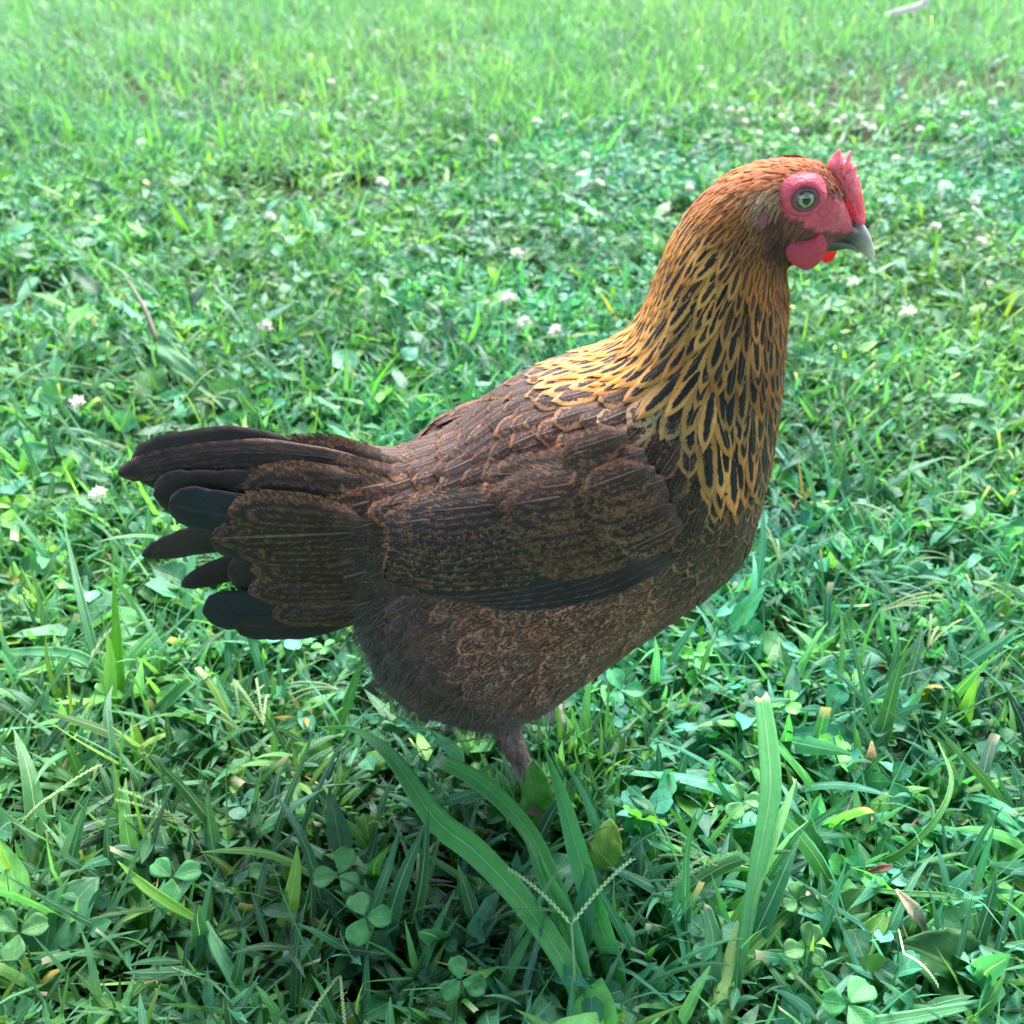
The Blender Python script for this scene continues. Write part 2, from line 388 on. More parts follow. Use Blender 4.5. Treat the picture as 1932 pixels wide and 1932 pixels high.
def leaf_tmpl(rows, cols, shape, droop=.15, fold=.15, wave=0.03, seed=0):
    r = np.random.default_rng(seed)
    t = np.linspace(0, 1, rows); us = np.linspace(-1, 1, cols)
    if shape == 'ovate': wd = .42*np.sin(np.pi*np.clip(t, 0, 1)**.72)**.85
    elif shape == 'lance': wd = .16*np.sin(np.pi*t**.6)**.9
    elif shape == 'obovate': wd = .44*np.clip(np.sin(np.pi*np.clip(t*.94, 0, 1)**1.35), 0, 1)**.75
    elif shape == 'round': wd = .5*np.sqrt(np.clip(1-(2*t-1)**2, 0, 1))
    wd = wd+.004
    x = t[:, None]+0*us; yy = wd[:, None]*us
    if shape == 'obovate': x = x - .05*(1-np.abs(us))[None]*(t[:, None] > .95)
    z = -droop*t[:, None]**2 + fold*np.abs(us)*wd[:, None] + wave*np.sin(t[:, None]*9+us*2+seed)*np.abs(us)
    v = np.stack([x, yy, z+0*x], -1).reshape(-1, 3)
    uv = np.stack(np.broadcast_arrays((us*.5+.5)[None], t[:, None]), -1).reshape(-1, 2)
    return v, grid_faces(rows, cols), uv
def clover_tmpl(rows, cols, seed):
    r = np.random.default_rng(seed); vs, fs, us = [], [], []; n = 0
    for k in range(3):
        v, f, uv = leaf_tmpl(rows, cols, 'obovate', r.uniform(-.05, .25), r.uniform(.1, .5), .02, seed+k)
        a = k*2*math.pi/3 + r.uniform(-.15, .15); tl = r.uniform(-.1, .4)
        Rt = np.array(Matrix.Rotation(a, 3, 'Z') @ Matrix.Rotation(-tl, 3, 'Y') @ Matrix.Rotation(r.uniform(-.3, .3), 3, 'X'))
        v = v*r.uniform(.85, 1.1)
        v = v + np.array([.03, 0, 0])
        vs.append(v@Rt.T); fs.append(f+n); us.append(uv); n += len(v)
    return np.concatenate(vs), np.concatenate(fs), np.concatenate(us)

def greens(n, x=None, y_=None):
    """leaf base colours: blue-green, mid green, yellow-green, a few yellowed"""
    pal = np.array([[.045, .185, .085], [.060, .24, .105], [.052, .205, .065], [.10, .32, .06], [.17, .37, .06], [.080, .26, .14], [.030, .12, .055]])
    k = rng.choice(len(pal), n, p=[.22, .24, .17, .13, .05, .12, .07])
    c = 1.2*pal[k]*rng.uniform(.6, 1.35, (n, 1))*np.array([.92, 1.0, 1.22])*np.array([1, 1, 1])+rng.normal(0, .008, (n, 3))
    if x is not None:
        a = pnoise(x, y_, 4.5, 51); b = pnoise(x, y_, 11, 52)
        c = c*(1+.22*np.clip(b, -1.5, 1.5))[:, None]*np.stack([1+.30*np.clip(a, -1.5, 1.5), 1+.05*a, 1-.08*np.clip(a, -1.5, 1.5)], -1)
    y = rng.random(n) < .0025
    c[y] = np.array([.42, .36, .10])*rng.uniform(.7, 1.1, (y.sum(), 1))
    return np.clip(c, .01, .8)
def scatter(density, y0, y1, margin=.50, slope=.68, keep=None):
    """points over the seen wedge of lawn (plus a margin each side)"""
    W1 = margin+slope*y1
    n = int(density*(y1-y0)*2*W1)
    x = rng.uniform(-W1, W1, n); y = rng.uniform(y0, y1, n)
    k = np.abs(x) < margin+slope*y
    x, y = x[k], y[k]
    if keep is not None:
        q = rng.random(len(x)) < keep(x, y); x, y = x[q], y[q]
    return x, y
def pnoise(x, y, s, seed=0):
    r = np.random.default_rng(seed+100); v = 0
    for i in range(6):
        a = r.uniform(0, 6.28); k = s*r.uniform(.6, 1.8)
        v = v + np.sin((x*np.cos(a)+y*np.sin(a))*k + r.uniform(0, 6.28))
    return v/6**.5/1.0          # about N(0, .7)
def cloverness(x, y):           # clover carpet grows on the right, 1.2 - 2.8 m out
    a = np.exp(-((y-1.95)/.55)**2)*(.25+.75/(1+np.exp(-(x-.1)*5)))
    return np.clip(a+.22*pnoise(x, y, 6, 3), 0.05, 1)
def bare(x, y):                 # thin patches
    p = pnoise(x, y, 9, 11)
    for bu, bv, br in ((1860, 1120, .05), (790, 365, .10), (1530, 840, .05)):
        g = G(bu, bv); p = p + 1.6*np.exp(-((x-g.x)**2+(y-g.y)**2)/br**2)
    return np.clip((1.15-p)/.5, .12, 1)
def hen_mask(x, y):             # feet stand here: keep tall stalks out of the bird
    return ~((x > -.17) & (x < .17) & (np.abs(y-Y0-.01) < .085))
def turf(x, y):                 # 0 weeds, 1 longer lawn grass far out
    return 1/(1+np.exp(-(y-2.35-.35*np.clip(x, -1, 1.2)-.15*pnoise(x, y, 3, 5))*5))

ga = Acc()
def grass(dens, y0, y1, hm, wm, rows, cols, lean=(.1, 1.1), keep=None, yellow=0):
    x, y = scatter(dens, y0, y1, keep=keep)
    n = len(x)
    hs = np.minimum(hm*rng.lognormal(0, .35, n), hm*1.7)
    under = ~hen_mask(x, y); hs = np.where(under, np.minimum(hs, .05), hs)
    hs = np.where(y < .36, np.minimum(hs, .07), hs)
    c = greens(n, x, y)
    c = c*(1-yellow)+np.array([.155, .39, .25])*yellow*rng.uniform(.8, 1.2, (n, 1))  # far grass mixed paler, putting its brighter, washed-out light into the colour
    blades(ga, x, y, hs, np.minimum(wm*rng.lognormal(0, .4, n), wm*1.6), rng.uniform(0, 2*np.pi, n), rng.uniform(lean[0], lean[1], n),
           rng.uniform(-.1, 1.5, n), rows, cols, c, z0=ground_h(x, y), cut=rng.random(n) < (.055 if y1 < 2 else .012), wobble=.04)
grass(9000, .22, 1.25, .050, .0040, 6, 3, (.1, 1.2), bare)
grass(1500, .22, 1.25, .070, .0070, 8, 3, (.2, 1.1), bare)
grass(7500, 1.25, 2.4, .045, .0042, 5, 3, (.1, 1.2), lambda x, y: bare(x, y)*(1-.55*cloverness(x, y)))
grass(1100, 1.25, 2.4, .07, .007, 6, 3, (.2, 1.0), lambda x, y: bare(x, y)*(1-.5*cloverness(x, y)))
grass(6500, 1.9, 3.2, .065, .0042, 5, 3, (.0, .9), lambda x, y: turf(x, y)*(.6+.4*np.clip(pnoise(x, y, 7, 8), -1, 1)), .4)
grass(5200, 3.2, 4.7, .070, .0048, 4, 2, (.0, .8), lambda x, y: .75+.25*np.clip(pnoise(x, y, 7, 8), -1, 1), .55)
grass(2600, 4.7, 8.5, .075, .0075, 4, 2, (.0, .8), None, .6)
grass(2600, .24, .62, .062, .0085, 9, 3, (.2, 1.1), bare)
grass(900, .24, .62, .080, .011, 9, 5, (.3, 1.0), bare)
grass(3500, .22, 1.3, .060, .0016, 6, 2, (.1, 1.3), bare)
grass(2600, 1.3, 2.4, .060, .0018, 5, 2, (.1, 1.3), bare)
for (fx, fy) in ((P(992, 1400, Y0-.03).x+.010, Y0-.040), (P(1050, 1420, Y0+.03).x+.01, Y0+.018)):
    n = 95; x = fx+rng.normal(0, .020, n); y = fy+.010-np.abs(rng.normal(0, .014, n))
    blades(ga, x, y, rng.uniform(.042, .074, n), rng.uniform(.003, .008, n), rng.uniform(0, 6.28, n), rng.uniform(.0, .6, n), rng.uniform(0, .8, n), 7, 3, greens(n), wobble=.04)
for gu, gv, rr_, nn in ((1150, 215, .22, 420), (1010, 190, .16, 220), (980, 250, .12, 150), (1300, 150, .2, 220), (90, 230, .2, 200), (520, 150, .25, 200)):
    g_ = G(gu, gv); x = g_.x+rng.normal(0, rr_, nn); y = g_.y+rng.normal(0, rr_*.7, nn)
    blades(ga, x, y, rng.uniform(.07, .13, nn), rng.uniform(.003, .006, nn), rng.uniform(0, 6.28, nn), rng.uniform(.1, .9, nn), rng.uniform(.1, 1.3, nn), 6, 3, greens(nn)*.6+np.array([.055, .15, .06]), z0=ground_h(x, y), wobble=.05)
# --- tufts: short shoots with leaves radiating from a node
def tufts(dens, y0, y1, k, L, Wd, rows, cols, zr=(.01, .035), keep=None):
    x, y = scatter(dens, y0, y1, keep=keep); n = len(x)
    X = np.repeat(x, k); Y = np.repeat(y, k); N = n*k
    z0 = np.repeat(rng.uniform(*zr, n), k)*rng.uniform(.5, 1.1, N)
    az = np.repeat(rng.uniform(0, 6.28, n), k) + np.tile(np.arange(k)*2.4, n)+rng.normal(0, .3, N)
    c = np.repeat(greens(n, x, y), k, 0)*rng.uniform(.85, 1.15, (N, 1))
    blades(ga, X, Y, L*rng.lognormal(0, .25, N), Wd*rng.lognormal(0, .25, N), az, rng.uniform(.4, 1.3, N), rng.uniform(0, .8, N), rows, cols, c, z0=z0+ground_h(X, Y), taper=1.6)
tufts(3300, .22, 1.3, 5, .028, .0058, 5, 3, keep=bare)
tufts(3000, 1.3, 2.6, 4, .028, .0060, 4, 3, keep=lambda x, y: bare(x, y)*(1-.6*cloverness(x, y))*(1-.8*turf(x, y)))
go = link('grass', ga.mesh('grass'), M_BLADE)
tag(go, 'short and long green grass blades covering the whole lawn', 'grass', kind='stuff')

# --- clover leaves
ca = Acc(); cs = Acc()
def clovers(dens, y0, y1, rows, cols, size, keep):
    x, y = scatter(dens, y0, y1, keep=keep); n = len(x)
    h = rng.uniform(.012, .042, n); s = size*rng.lognormal(0, .25, n)
    nr = np.stack([rng.normal(0, .38, n), rng.normal(-.12, .38, n), np.ones(n)], -1)
    Rm = rot_from(nr, rng.uniform(0, 6.28, n))
    off = rng.normal(0, .006, (n, 2))
    pos = np.stack([x+off[:, 0], y+off[:, 1], h+ground_h(x, y)], -1)
    c = greens(n, x, y)*np.array([.95, 1.05, 1.1]); g = rng.integers(0, 6, n)
    T = [clover_tmpl(rows, cols, 10+i) for i in range(6)]
    for i in range(6):
        q = g == i; inst(ca, T[i], Rm[q], s[q], pos[q], c[q])
    if y0 < 1.2:
        d = off; L = np.hypot(h, np.hypot(d[:, 0], d[:, 1]))
        blades(cs, x, y, L, .0011, np.arctan2(d[:, 1], d[:, 0]), np.arctan2(np.hypot(d[:, 0], d[:, 1]), h), 0, 3, 2, c*.9+.02, z0=0, roll=np.zeros(n))
clovers(900, .22, 1.2, 6, 5, .0125, lambda x, y: np.clip(.55+.5*pnoise(x, y, 8, 21), .1, 1)*bare(x, y))
clovers(6500, 1.15, 2.0, 4, 3, .0115, lambda x, y: cloverness(x, y)*bare(x, y))
clovers(6000, 2.0, 3.2, 4, 3, .0120, lambda x, y: cloverness(x, y)*bare(x, y)*(1-.85*turf(x, y)))
co = link('clover_leaves', ca.mesh('clover_leaves'), M_CLOVER)
tag(co, 'three-lobed clover leaves growing through the lawn, densest beyond the hen', 'clover', kind='stuff')
so = link('clover_stalks', cs.mesh('clover_stalks'), M_BLADE)
tag(so, 'thin green stalks under the clover leaves near the camera', 'clover', kind='stuff')

# --- small weeds: oval and lance leaves lying at all angles
wa = Acc()
def weeds(dens, y0, y1, rows, cols, keep, sz=1.0):
    for shp, frac, s0, seed in (('ovate', .42, .013, 1), ('lance', .50, .028, 2), ('ovate', .08, .022, 3)):
        x, y = scatter(dens*frac, y0, y1, keep=keep); n = len(x)
        s = s0*sz*rng.lognormal(0, .3, n)
        nr = np.stack([rng.normal(0, .55, n), rng.normal(-.1, .55, n), np.ones(n)], -1)
        Rm = rot_from(nr, rng.uniform(0, 6.28, n)); z = rng.uniform(.002, .040, n)**1.0
        c = greens(n, x, y)
        inst(wa, leaf_tmpl(rows, cols, shp, .2, .2, .03, seed), Rm, s, np.stack([x, y, z+ground_h(x, y)], -1), c)
weeds(5600, .22, 1.25, 6, 5, lambda x, y: bare(x, y)*np.clip(.75+.6*pnoise(x, y, 16, 41), .1, 1))
weeds(5500, 1.25, 2.6, 4, 3, lambda x, y: bare(x, y)*(1-.45*cloverness(x, y))*(1-.8*turf(x, y)))
for ydens, ya, yb, sz0 in ((1500, .7, 1.25, .036), (1100, 1.25, 1.9, .040)):
    x, y = scatter(ydens, ya, yb, keep=lambda x, y: np.clip(.5-x*1.1+.5*pnoise(x, y, 7, 31), .12, 1)*bare(x, y)); q = hen_mask(x, y); x, y = x[q], y[q]; n = len(x)
    for shp, fr in (('lance', 0), ('ovate', 1)):
        q = (rng.random(n) < .3) == bool(fr); k = q.sum()
        inst(wa, leaf_tmpl(8, 5, shp, .25, .25, .04, 9+fr), rot_from(np.stack([rng.normal(0, .5, k), rng.normal(-.3, .5, k), np.ones(k)], -1), rng.uniform(0, 6.28, k)),
             sz0*(.75 if fr else 1.1)*rng.lognormal(0, .25, k), np.stack([x[q], y[q], rng.uniform(.014, .045, k)+ground_h(x[q], y[q])], -1), greens(k))
# larger plantain-like leaves here and there
x, y = scatter(45, .25, 1.9, keep=lambda x, y: 1/(1+np.exp((x-.1)*2.0))*.7+.3); n = len(x)
q = hen_mask(x, y); x, y = x[q], y[q]; n = len(x)
inst(wa, leaf_tmpl(10, 7, 'ovate', .25, .25, .05, 5), rot_from(np.stack([rng.normal(0, .4, n), rng.normal(-.3, .3, n), np.ones(n)], -1), rng.uniform(0, 6.28, n)),
     .037*rng.lognormal(0, .2, n), np.stack([x, y, rng.uniform(.012, .03, n)], -1), greens(n)*np.array([1, 1, 1.05]))
wo = link('weeds', wa.mesh('weeds'), M_WEED)
tag(wo, 'low weeds with oval and lance-shaped leaves between the grass', 'weeds', kind='stuff')

# --- straw litter and dead bits
sa_ = Acc()
for dens, y0, y1 in ((700, .22, 1.3), (400, 1.3, 3.0)):
    x, y = scatter(dens, y0, y1); n = len(x)
    c = np.array([.30, .22, .12])*rng.uniform(.5, 1.5, (n, 1))*np.array([[1, 1, 1]])
    blades(sa_, x, y, rng.uniform(.010, .035, n), rng.uniform(.0006, .0018, n), rng.uniform(0, 6.28, n), rng.uniform(.9, 1.6, n), rng.uniform(-.4, .5, n),
           5, 3, c, z0=rng.uniform(.003, .026, n), wobble=.08)
o = link('straw_litter', sa_.mesh('straw_litter'), M_STRAW)
tag(o, 'dry tan bits of mown grass lying among the green', 'litter', kind='stuff')

# --- crabgrass seed heads (finger spikes), scattered
def spike(acc, p0, p1, sag, col, w=.0010, k=16):
    p0, p1 = np.array(p0), np.array(p1); t = np.linspace(0, 1, k)
    c = p0+(p1-p0)*t[:, None]; c[:, 2] += -sag*4*t*(t-1)*1.0
    d = np.gradient(c, axis=0); d /= np.linalg.norm(d, axis=1, keepdims=True)
    s = np.cross(d, [0, 0, 1.]); s /= np.linalg.norm(s, axis=1, keepdims=True)+1e-9; u = np.cross(s, d)
    # rachis
    ring = np.array([[1, 0], [0, 1], [-1, 0], [0, -1], [1, 0]])*w*.28
    V = c[:, None]+s[:, None]*ring[None, :, :1]+u[:, None]*ring[None, :, 1:]
    acc.add(V, grid_faces(k, 5), np.zeros((k*5, 2)), col=np.array(col)*.8)
    # grains
    m = k*2; L = np.linalg.norm(p1-p0)/m*1.9
    tt = np.linspace(.03, .99, m); ci = np.stack([np.interp(tt, t, c[:, j]) for j in range(3)], -1); di = np.stack([np.interp(tt, t, d[:, j]) for j in range(3)], -1); si = np.stack([np.interp(tt, t, s[:, j]) for j in range(3)], -1)
    sg = np.where(np.arange(m) % 2, 1, -1)[:, None]
    ax = di+si*sg*.22; ax /= np.linalg.norm(ax, axis=1, keepdims=True)
    b = np.cross(ax, [0, 0, 1.]); b /= np.linalg.norm(b, axis=1, keepdims=True)+1e-9; cc = np.cross(b, ax)
    st = np.array([0, .3, .7, 1.]); wd = np.array([.1, 1, .8, .05])*w*.42
    ringp = np.array([[1, 0], [0, 1], [-1, 0], [0, -1], [1, 0]])
    V = (ci+si*sg*w*.35)[:, None, None]+ax[:, None, None]*(st*L)[None, :, None, None]+(b[:, None, None]*ringp[None, None, :, :1]+cc[:, None, None]*ringp[None, None, :, 1:])*wd[None, :, None, None]
    f = grid_faces(4, 5); FF = (np.arange(m)*20)[:, None, None]+f[None]
    acc.add(V, FF.reshape(-1, 4), np.zeros((m*20, 2)), col=np.array(col))
def seed_head(acc, base, node, tips, col=(.16, .30, .12)):
    base, node = Vector(base), Vector(node)
    t = np.linspace(0, 1, 8)[:, None]; b = np.array(base); nd = np.array(node)
    c = b+(nd-b)*t; c[:, :2] += (nd-b)[:2]*(t*(t-1))*.3
    ring = np.array([[1, 0], [0, 1], [-1, 0], [0, -1], [1, 0]])*.0006
    V = c[:, None]+np.concatenate([ring, np.zeros((5, 1))], 1)[None]
    acc.add(V, grid_faces(8, 5), np.zeros((40, 2)), col=np.array(col)*.8)
    for tp in tips: spike(acc, nd, tp, .004, col)
sh = Acc()
x, y = scatter(70, .3, 1.7, keep=lambda x, y: hen_mask(x, y)*.9); 
for xi, yi in zip(x, y):
    if yi < .34: continue
    hh = random.uniform(.035, .065); a0 = random.uniform(0, 6.28)
    bx, by = xi, yi; nx, ny = xi+random.uniform(-.02, .02), yi+random.uniform(-.02, .02)
    tips = []
    for k in range(random.choice([2, 3, 3, 4])):
        a = a0+random.uniform(-.5, .5); L = random.uniform(.025, .05)
        tips.append((nx+math.cos(a)*L, ny+math.sin(a)*L, hh+random.uniform(-.010, .02)))
    seed_head(sh, (bx, by, 0), (nx, ny, hh), tips, (.17*random.uniform(.8, 1.3), .30, .13))
M_SEED = mat_attr('seed_head_surface', .7, .2, 900, var=.3)
o = link('grass_seed_heads', sh.mesh('grass_seed_heads'), M_SEED)
tag(o, 'thin branching crabgrass seed heads standing over the low weeds', 'seed heads', kind='stuff')

# ------------------------------------------------------------------ single foreground blades and leaves
def ribbon(acc, pts, widths, col, rows=26, cols=7, fold=.25, facing=None, tip='point', noise=.0, tipcol=None, attr='col', zmin=.001):
    """blade through 3D points; widths (full) at each; facing = approximate surface normal"""
    pts = np.array([tuple(p) for p in pts], float); k = len(pts)
    # Catmull-Rom
    T = np.linspace(0, k-1, rows); ext = np.vstack([2*pts[0]-pts[1], pts, 2*pts[-1]-pts[-2]])
    i = np.minimum(T.astype(int), k-2); f = (T-i)[:, None]
    a, b, c, d = ext[i], ext[i+1], ext[i+2], ext[i+3]
    C = .5*((2*b)+(-a+c)*f+(2*a-5*b+4*c-d)*f**2+(-a+3*b-3*c+d)*f**3)
    W = np.interp(T, np.arange(k), widths)
    D = np.gradient(C, axis=0); D /= np.linalg.norm(D, axis=1, keepdims=True)
    fc = np.array(facing if facing is not None else (0, -.6, .8), float)
    if fc.ndim == 1: fc = np.broadcast_to(fc, C.shape)
    else: fc = np.stack([np.interp(T, np.linspace(0, k-1, len(fc)), fc[:, j]) for j in range(3)], -1)
    Sd = np.cross(D, fc); Sd /= np.linalg.norm(Sd, axis=1, keepdims=True); Nn = np.cross(Sd, D)
    us = np.linspace(-1, 1, cols); tt = np.linspace(0, 1, rows)
    h = W/2
    V = C[:, None]+Sd[:, None]*(us[None, :, None]*h[:, None, None])+Nn[:, None]*(us[None, :, None]**2*h[:, None, None]*fold*.7)
    if tip == 'cut':
        jag = rng.uniform(-.0035, .002, cols); V[-1] += D[-1][None]*jag[:, None]
    V[..., 2] = np.maximum(V[..., 2], zmin)
    uv = np.stack(np.broadcast_arrays((us*.5+.5)[None], tt[:, None]), -1)
    cc = np.broadcast_to(np.array(col, float), (rows, cols, 3)).copy()
    if tip == 'cut':
        m = np.clip((tt-.965)/.035, 0, 1)[:, None, None]; cc = cc*(1-m)+np.array([.5, .46, .30])*m
    if tipcol is not None:
        m = np.clip((tt-.8)/.2, 0, 1)[:, None, None]; cc = cc*(1-m)+np.array(tipcol)*m
    acc.add(V, grid_faces(rows, cols), uv, **{attr: cc})
def thicken(o, th=.0004):
    md = o.modifiers.new('thickness', 'SOLIDIFY'); md.thickness = th; md.offset = 0
def big_blade(label, spec, widths_px, col, cat='grass', name='grass_shoot', plant=None, **kw):
    kw_parent = plant
    """spec: [(u, v, Y)], base first; widths in view px"""
    pts = [G(u, v, z) for u, v, z in spec]
    ws = [wp/F*(p.y*CT-(p.z-CAMH)*ST) for wp, p in zip([q*.80 for q in widths_px], pts)]
    a = Acc(); ribbon(a, pts, ws, col, **kw)
    if kw_parent is not None:
        o = link('blade', a.mesh('blade'), M_BLADE, kw_parent); o['label'] = label; thicken(o); return o
    b = pts[0].copy(); me = a.mesh(name)
    me.transform(Matrix.Translation(-b)); o = link(name, me, M_BLADE); o.location = b; thicken(o)
    return tag(o, label, cat)
def gy(u, v, z=0.0): return G(u, v, z).y
BG = (.14, .50, .14)
def plant(label, u, v):
    g = G(u, v); return tag(empty('grass_plant', (g.x, g.y, 0)), label, 'grass plant')
PL1 = plant('clump of wide grass blades arching up from the bottom edge towards the hen\'s belly', 1100, 1995)
PL2 = plant('tall mown grass plant with a thick pale stem and one squared-off blade', 1360, 2000)
PL3 = plant('small clump with one bright yellow-green blade below the hen\'s tail', 225, 1395)
big_blade('wide arching grass blade whose thin tip reaches under the hen\'s belly', [(1125, 2010, 0), (1085, 1860, .035), (1000, 1720, .060), (900, 1610, .078), (820, 1545, .087), (740, 1430, .092), (672, 1378, .090), (600, 1372, .082)],
          [34, 52, 58, 62, 60, 38, 14, 2], BG, facing=(.5, -.7, .6), fold=.3, plant=PL1)
big_blade('torn grass blade with a ragged cut tip beside the wide arching blade', [(1100, 1990, 0), (1085, 1800, .040), (1040, 1660, .060), (990, 1560, .070), (905, 1475, .074), (828, 1435, .076)],
          [40, 50, 44, 42, 42, 30], (.14, .50, .13), facing=(.3, -.7, .7), fold=.3, tip='cut', plant=PL1)
big_blade('pale grass blade with a white midrib crossing the frame bottom', [(1098, 2000, 0), (1095, 1870, .030), (1070, 1740, .050), (1020, 1640, .062), (985, 1560, .066)],
          [30, 64, 56, 30, 2], (.17, .56, .22), facing=(-.2, -.8, .6), fold=.45, plant=PL1)
big_blade('tall pointed grass blade in front of the hen\'s foot', [(1180, 1960, 0), (1160, 1830, .030), (1120, 1710, .055), (1088, 1600, .072), (1060, 1500, .085), (1025, 1405, .092)],
          [30, 48, 56, 50, 32, 2], (.15, .54, .18), facing=(-.3, -.75, .6), fold=.3, plant=PL1)
big_blade('long upright grass blade with a squared cut tip, right of the foot', [(1368, 1990, 0), (1400, 1800, .045), (1425, 1650, .075), (1452, 1500, .100), (1448, 1400, .115), (1436, 1310, .128)],
          [16, 26, 40, 54, 50, 38], (.15, .52, .20), facing=(.1, -.9, .4), fold=.25, tip='cut', plant=PL2)
big_blade('narrow pointed blade splitting off the tall cut blade', [(1385, 1880, .025), (1415, 1700, .065), (1450, 1600, .080), (1480, 1530, .088), (1502, 1470, .094)],
          [20, 30, 34, 20, 2], (.19, .55, .20), facing=(-.4, -.8, .4), fold=.5, plant=PL2)
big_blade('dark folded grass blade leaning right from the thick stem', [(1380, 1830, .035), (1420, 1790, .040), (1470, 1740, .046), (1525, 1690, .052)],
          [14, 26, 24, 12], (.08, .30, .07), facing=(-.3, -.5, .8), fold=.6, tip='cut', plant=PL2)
big_blade('short curved blade low on the thick stem', [(1385, 1860, .030), (1420, 1815, .038), (1460, 1800, .038), (1500, 1798, .034)], [12, 24, 20, 3], (.08, .30, .08), facing=(-.1, -.5, .8), fold=.4, plant=PL2)
big_blade('cut dry-tipped blade low at the left of the thick stem', [(1350, 1930, .012), (1340, 1840, .035), (1345, 1770, .045), (1330, 1710, .052)], [30, 52, 40, 26], (.10, .34, .17), facing=(0, -.8, .6), fold=.3, tip='cut', plant=PL2)
big_blade('bright yellow-green upright blade below the hen\'s tail', [(232, 1400, 0), (226, 1310, .030), (220, 1200, .066), (214, 1080, .105)], [22, 28, 24, 2], (.20, .52, .04), facing=(.2, -.9, .3), fold=.3, plant=PL3)
big_blade('blue-green blade leaning behind the bright upright blade', [(215, 1360, .008), (180, 1240, .040), (150, 1120, .068), (120, 985, .090)], [22, 24, 20, 2], (.08, .30, .13), facing=(.3, -.9, .4), fold=.3, plant=PL3)
big_blade('arching blade drooping off the left edge of the picture', [(225, 1370, .008), (205, 1290, .030), (150, 1240, .045), (60, 1230, .045), (-40, 1240, .035)], [18, 28, 28, 24, 14], (.16, .5, .24), facing=(-.2, -.5, .85), fold=.3, plant=PL3)
big_blade('pale blade with frayed cut tip leaning right at lower left', [(240, 1400, .010), (290, 1350, .030), (330, 1310, .042), (362, 1285, .050)], [14, 26, 30, 26], (.13, .40, .16), facing=(.3, -.6, .8), fold=.4, tip='cut', plant=PL3)
big_blade('slender blade pointing up left of the wide arching blade', [(905, 1975, 0), (950, 1860, .032), (985, 1790, .045), (1010, 1740, .052)], [22, 28, 22, 2], (.11, .40, .13), facing=(-.3, -.8, .5), fold=.3)
big_blade('upright blade with a narrow point at the bottom centre', [(768, 1900, .006), (795, 1830, .028), (825, 1750, .045), (858, 1680, .056)], [24, 26, 18, 2], (.10, .38, .14), facing=(-.3, -.8, .5), fold=.4)
big_blade('light green blade pointing left across the clover at lower left', [(388, 1745, .045), (320, 1705, .052), (270, 1670, .055), (222, 1625, .055)], [10, 26, 24, 2], (.20, .52, .05), facing=(.2, -.6, .75), fold=.3)
big_blade('pale drooping blade at lower left, below the light green blade', [(388, 1740, .045), (410, 1790, .042), (440, 1845, .035), (455, 1890, .026)], [12, 30, 30, 4], (.18, .52, .27), facing=(.2, -.7, .6), fold=.3)
big_blade('broad pale blade lying along the bottom right corner', [(1560, 1965, .030), (1650, 1935, .040), (1750, 1915, .042), (1870, 1890, .040)], [34, 40, 30, 8], (.18, .52, .27), facing=(0, -.5, .85), fold=.2)
big_blade('long straight grass blade lying towards the right edge', [(1620, 1675, .040), (1700, 1685, .045), (1780, 1690, .045), (1850, 1702, .040)], [8, 14, 14, 2], (.10, .38, .12), facing=(0, -.5, .85), fold=.3)
big_blade('thin blade bowing in a wide curve at right', [(1620, 1640, .020), (1700, 1610, .040), (1770, 1540, .055), (1795, 1470, .062), (1770, 1400, .062)], [14, 16, 15, 12, 3], (.10, .36, .08), facing=(0, -.6, .8), fold=.3)
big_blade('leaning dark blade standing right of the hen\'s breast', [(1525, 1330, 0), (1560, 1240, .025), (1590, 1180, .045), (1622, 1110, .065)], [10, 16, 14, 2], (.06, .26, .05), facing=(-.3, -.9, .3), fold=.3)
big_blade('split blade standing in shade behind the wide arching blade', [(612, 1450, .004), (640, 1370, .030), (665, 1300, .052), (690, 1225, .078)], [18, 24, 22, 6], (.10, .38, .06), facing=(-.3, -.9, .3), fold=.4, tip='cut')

# thick stem of the cut grass plant
def tube(name, pts, rad, col, mat, parent=None, sides=10, rows=24):
    pts = np.array([tuple(p) for p in pts], float); k = len(pts)
    T = np.linspace(0, k-1, rows); C = np.stack([np.interp(T, np.arange(k), pts[:, j]) for j in range(3)], -1)
    for _ in range(3): C[1:-1] = (C[:-2]+2*C[1:-1]+C[2:])/4
    r = np.interp(T, np.arange(k), rad)
    D = np.gradient(C, axis=0); D /= np.linalg.norm(D, axis=1, keepdims=True)
    ref = np.array([0, 1., 0]) if abs(D[0, 1]) < .8 else np.array([1., 0, 0])
    A = np.cross(D, ref); A /= np.linalg.norm(A, axis=1, keepdims=True); B = np.cross(D, A)
    an = np.linspace(0, 2*np.pi, sides+1)
    V = C[:, None]+(A[:, None]*np.cos(an)[None, :, None]+B[:, None]*np.sin(an)[None, :, None])*r[:, None, None]
    a = Acc(); a.add(V, grid_faces(rows, sides+1), np.zeros((rows*(sides+1), 2)), col=np.array(col)); me = a.mesh(name)
    me.materials.append(mat)
    return me
stem = tube('grass_stem', [G(1345, 2020, 0), G(1358, 1900, .022), G(1372, 1850, .030), G(1388, 1790, .042), G(1402, 1740, .052)], [.0085, .0080, .0062, .0048, .0035], (.30, .50, .17), M_SEED)
link('stem', stem, None, PL2)

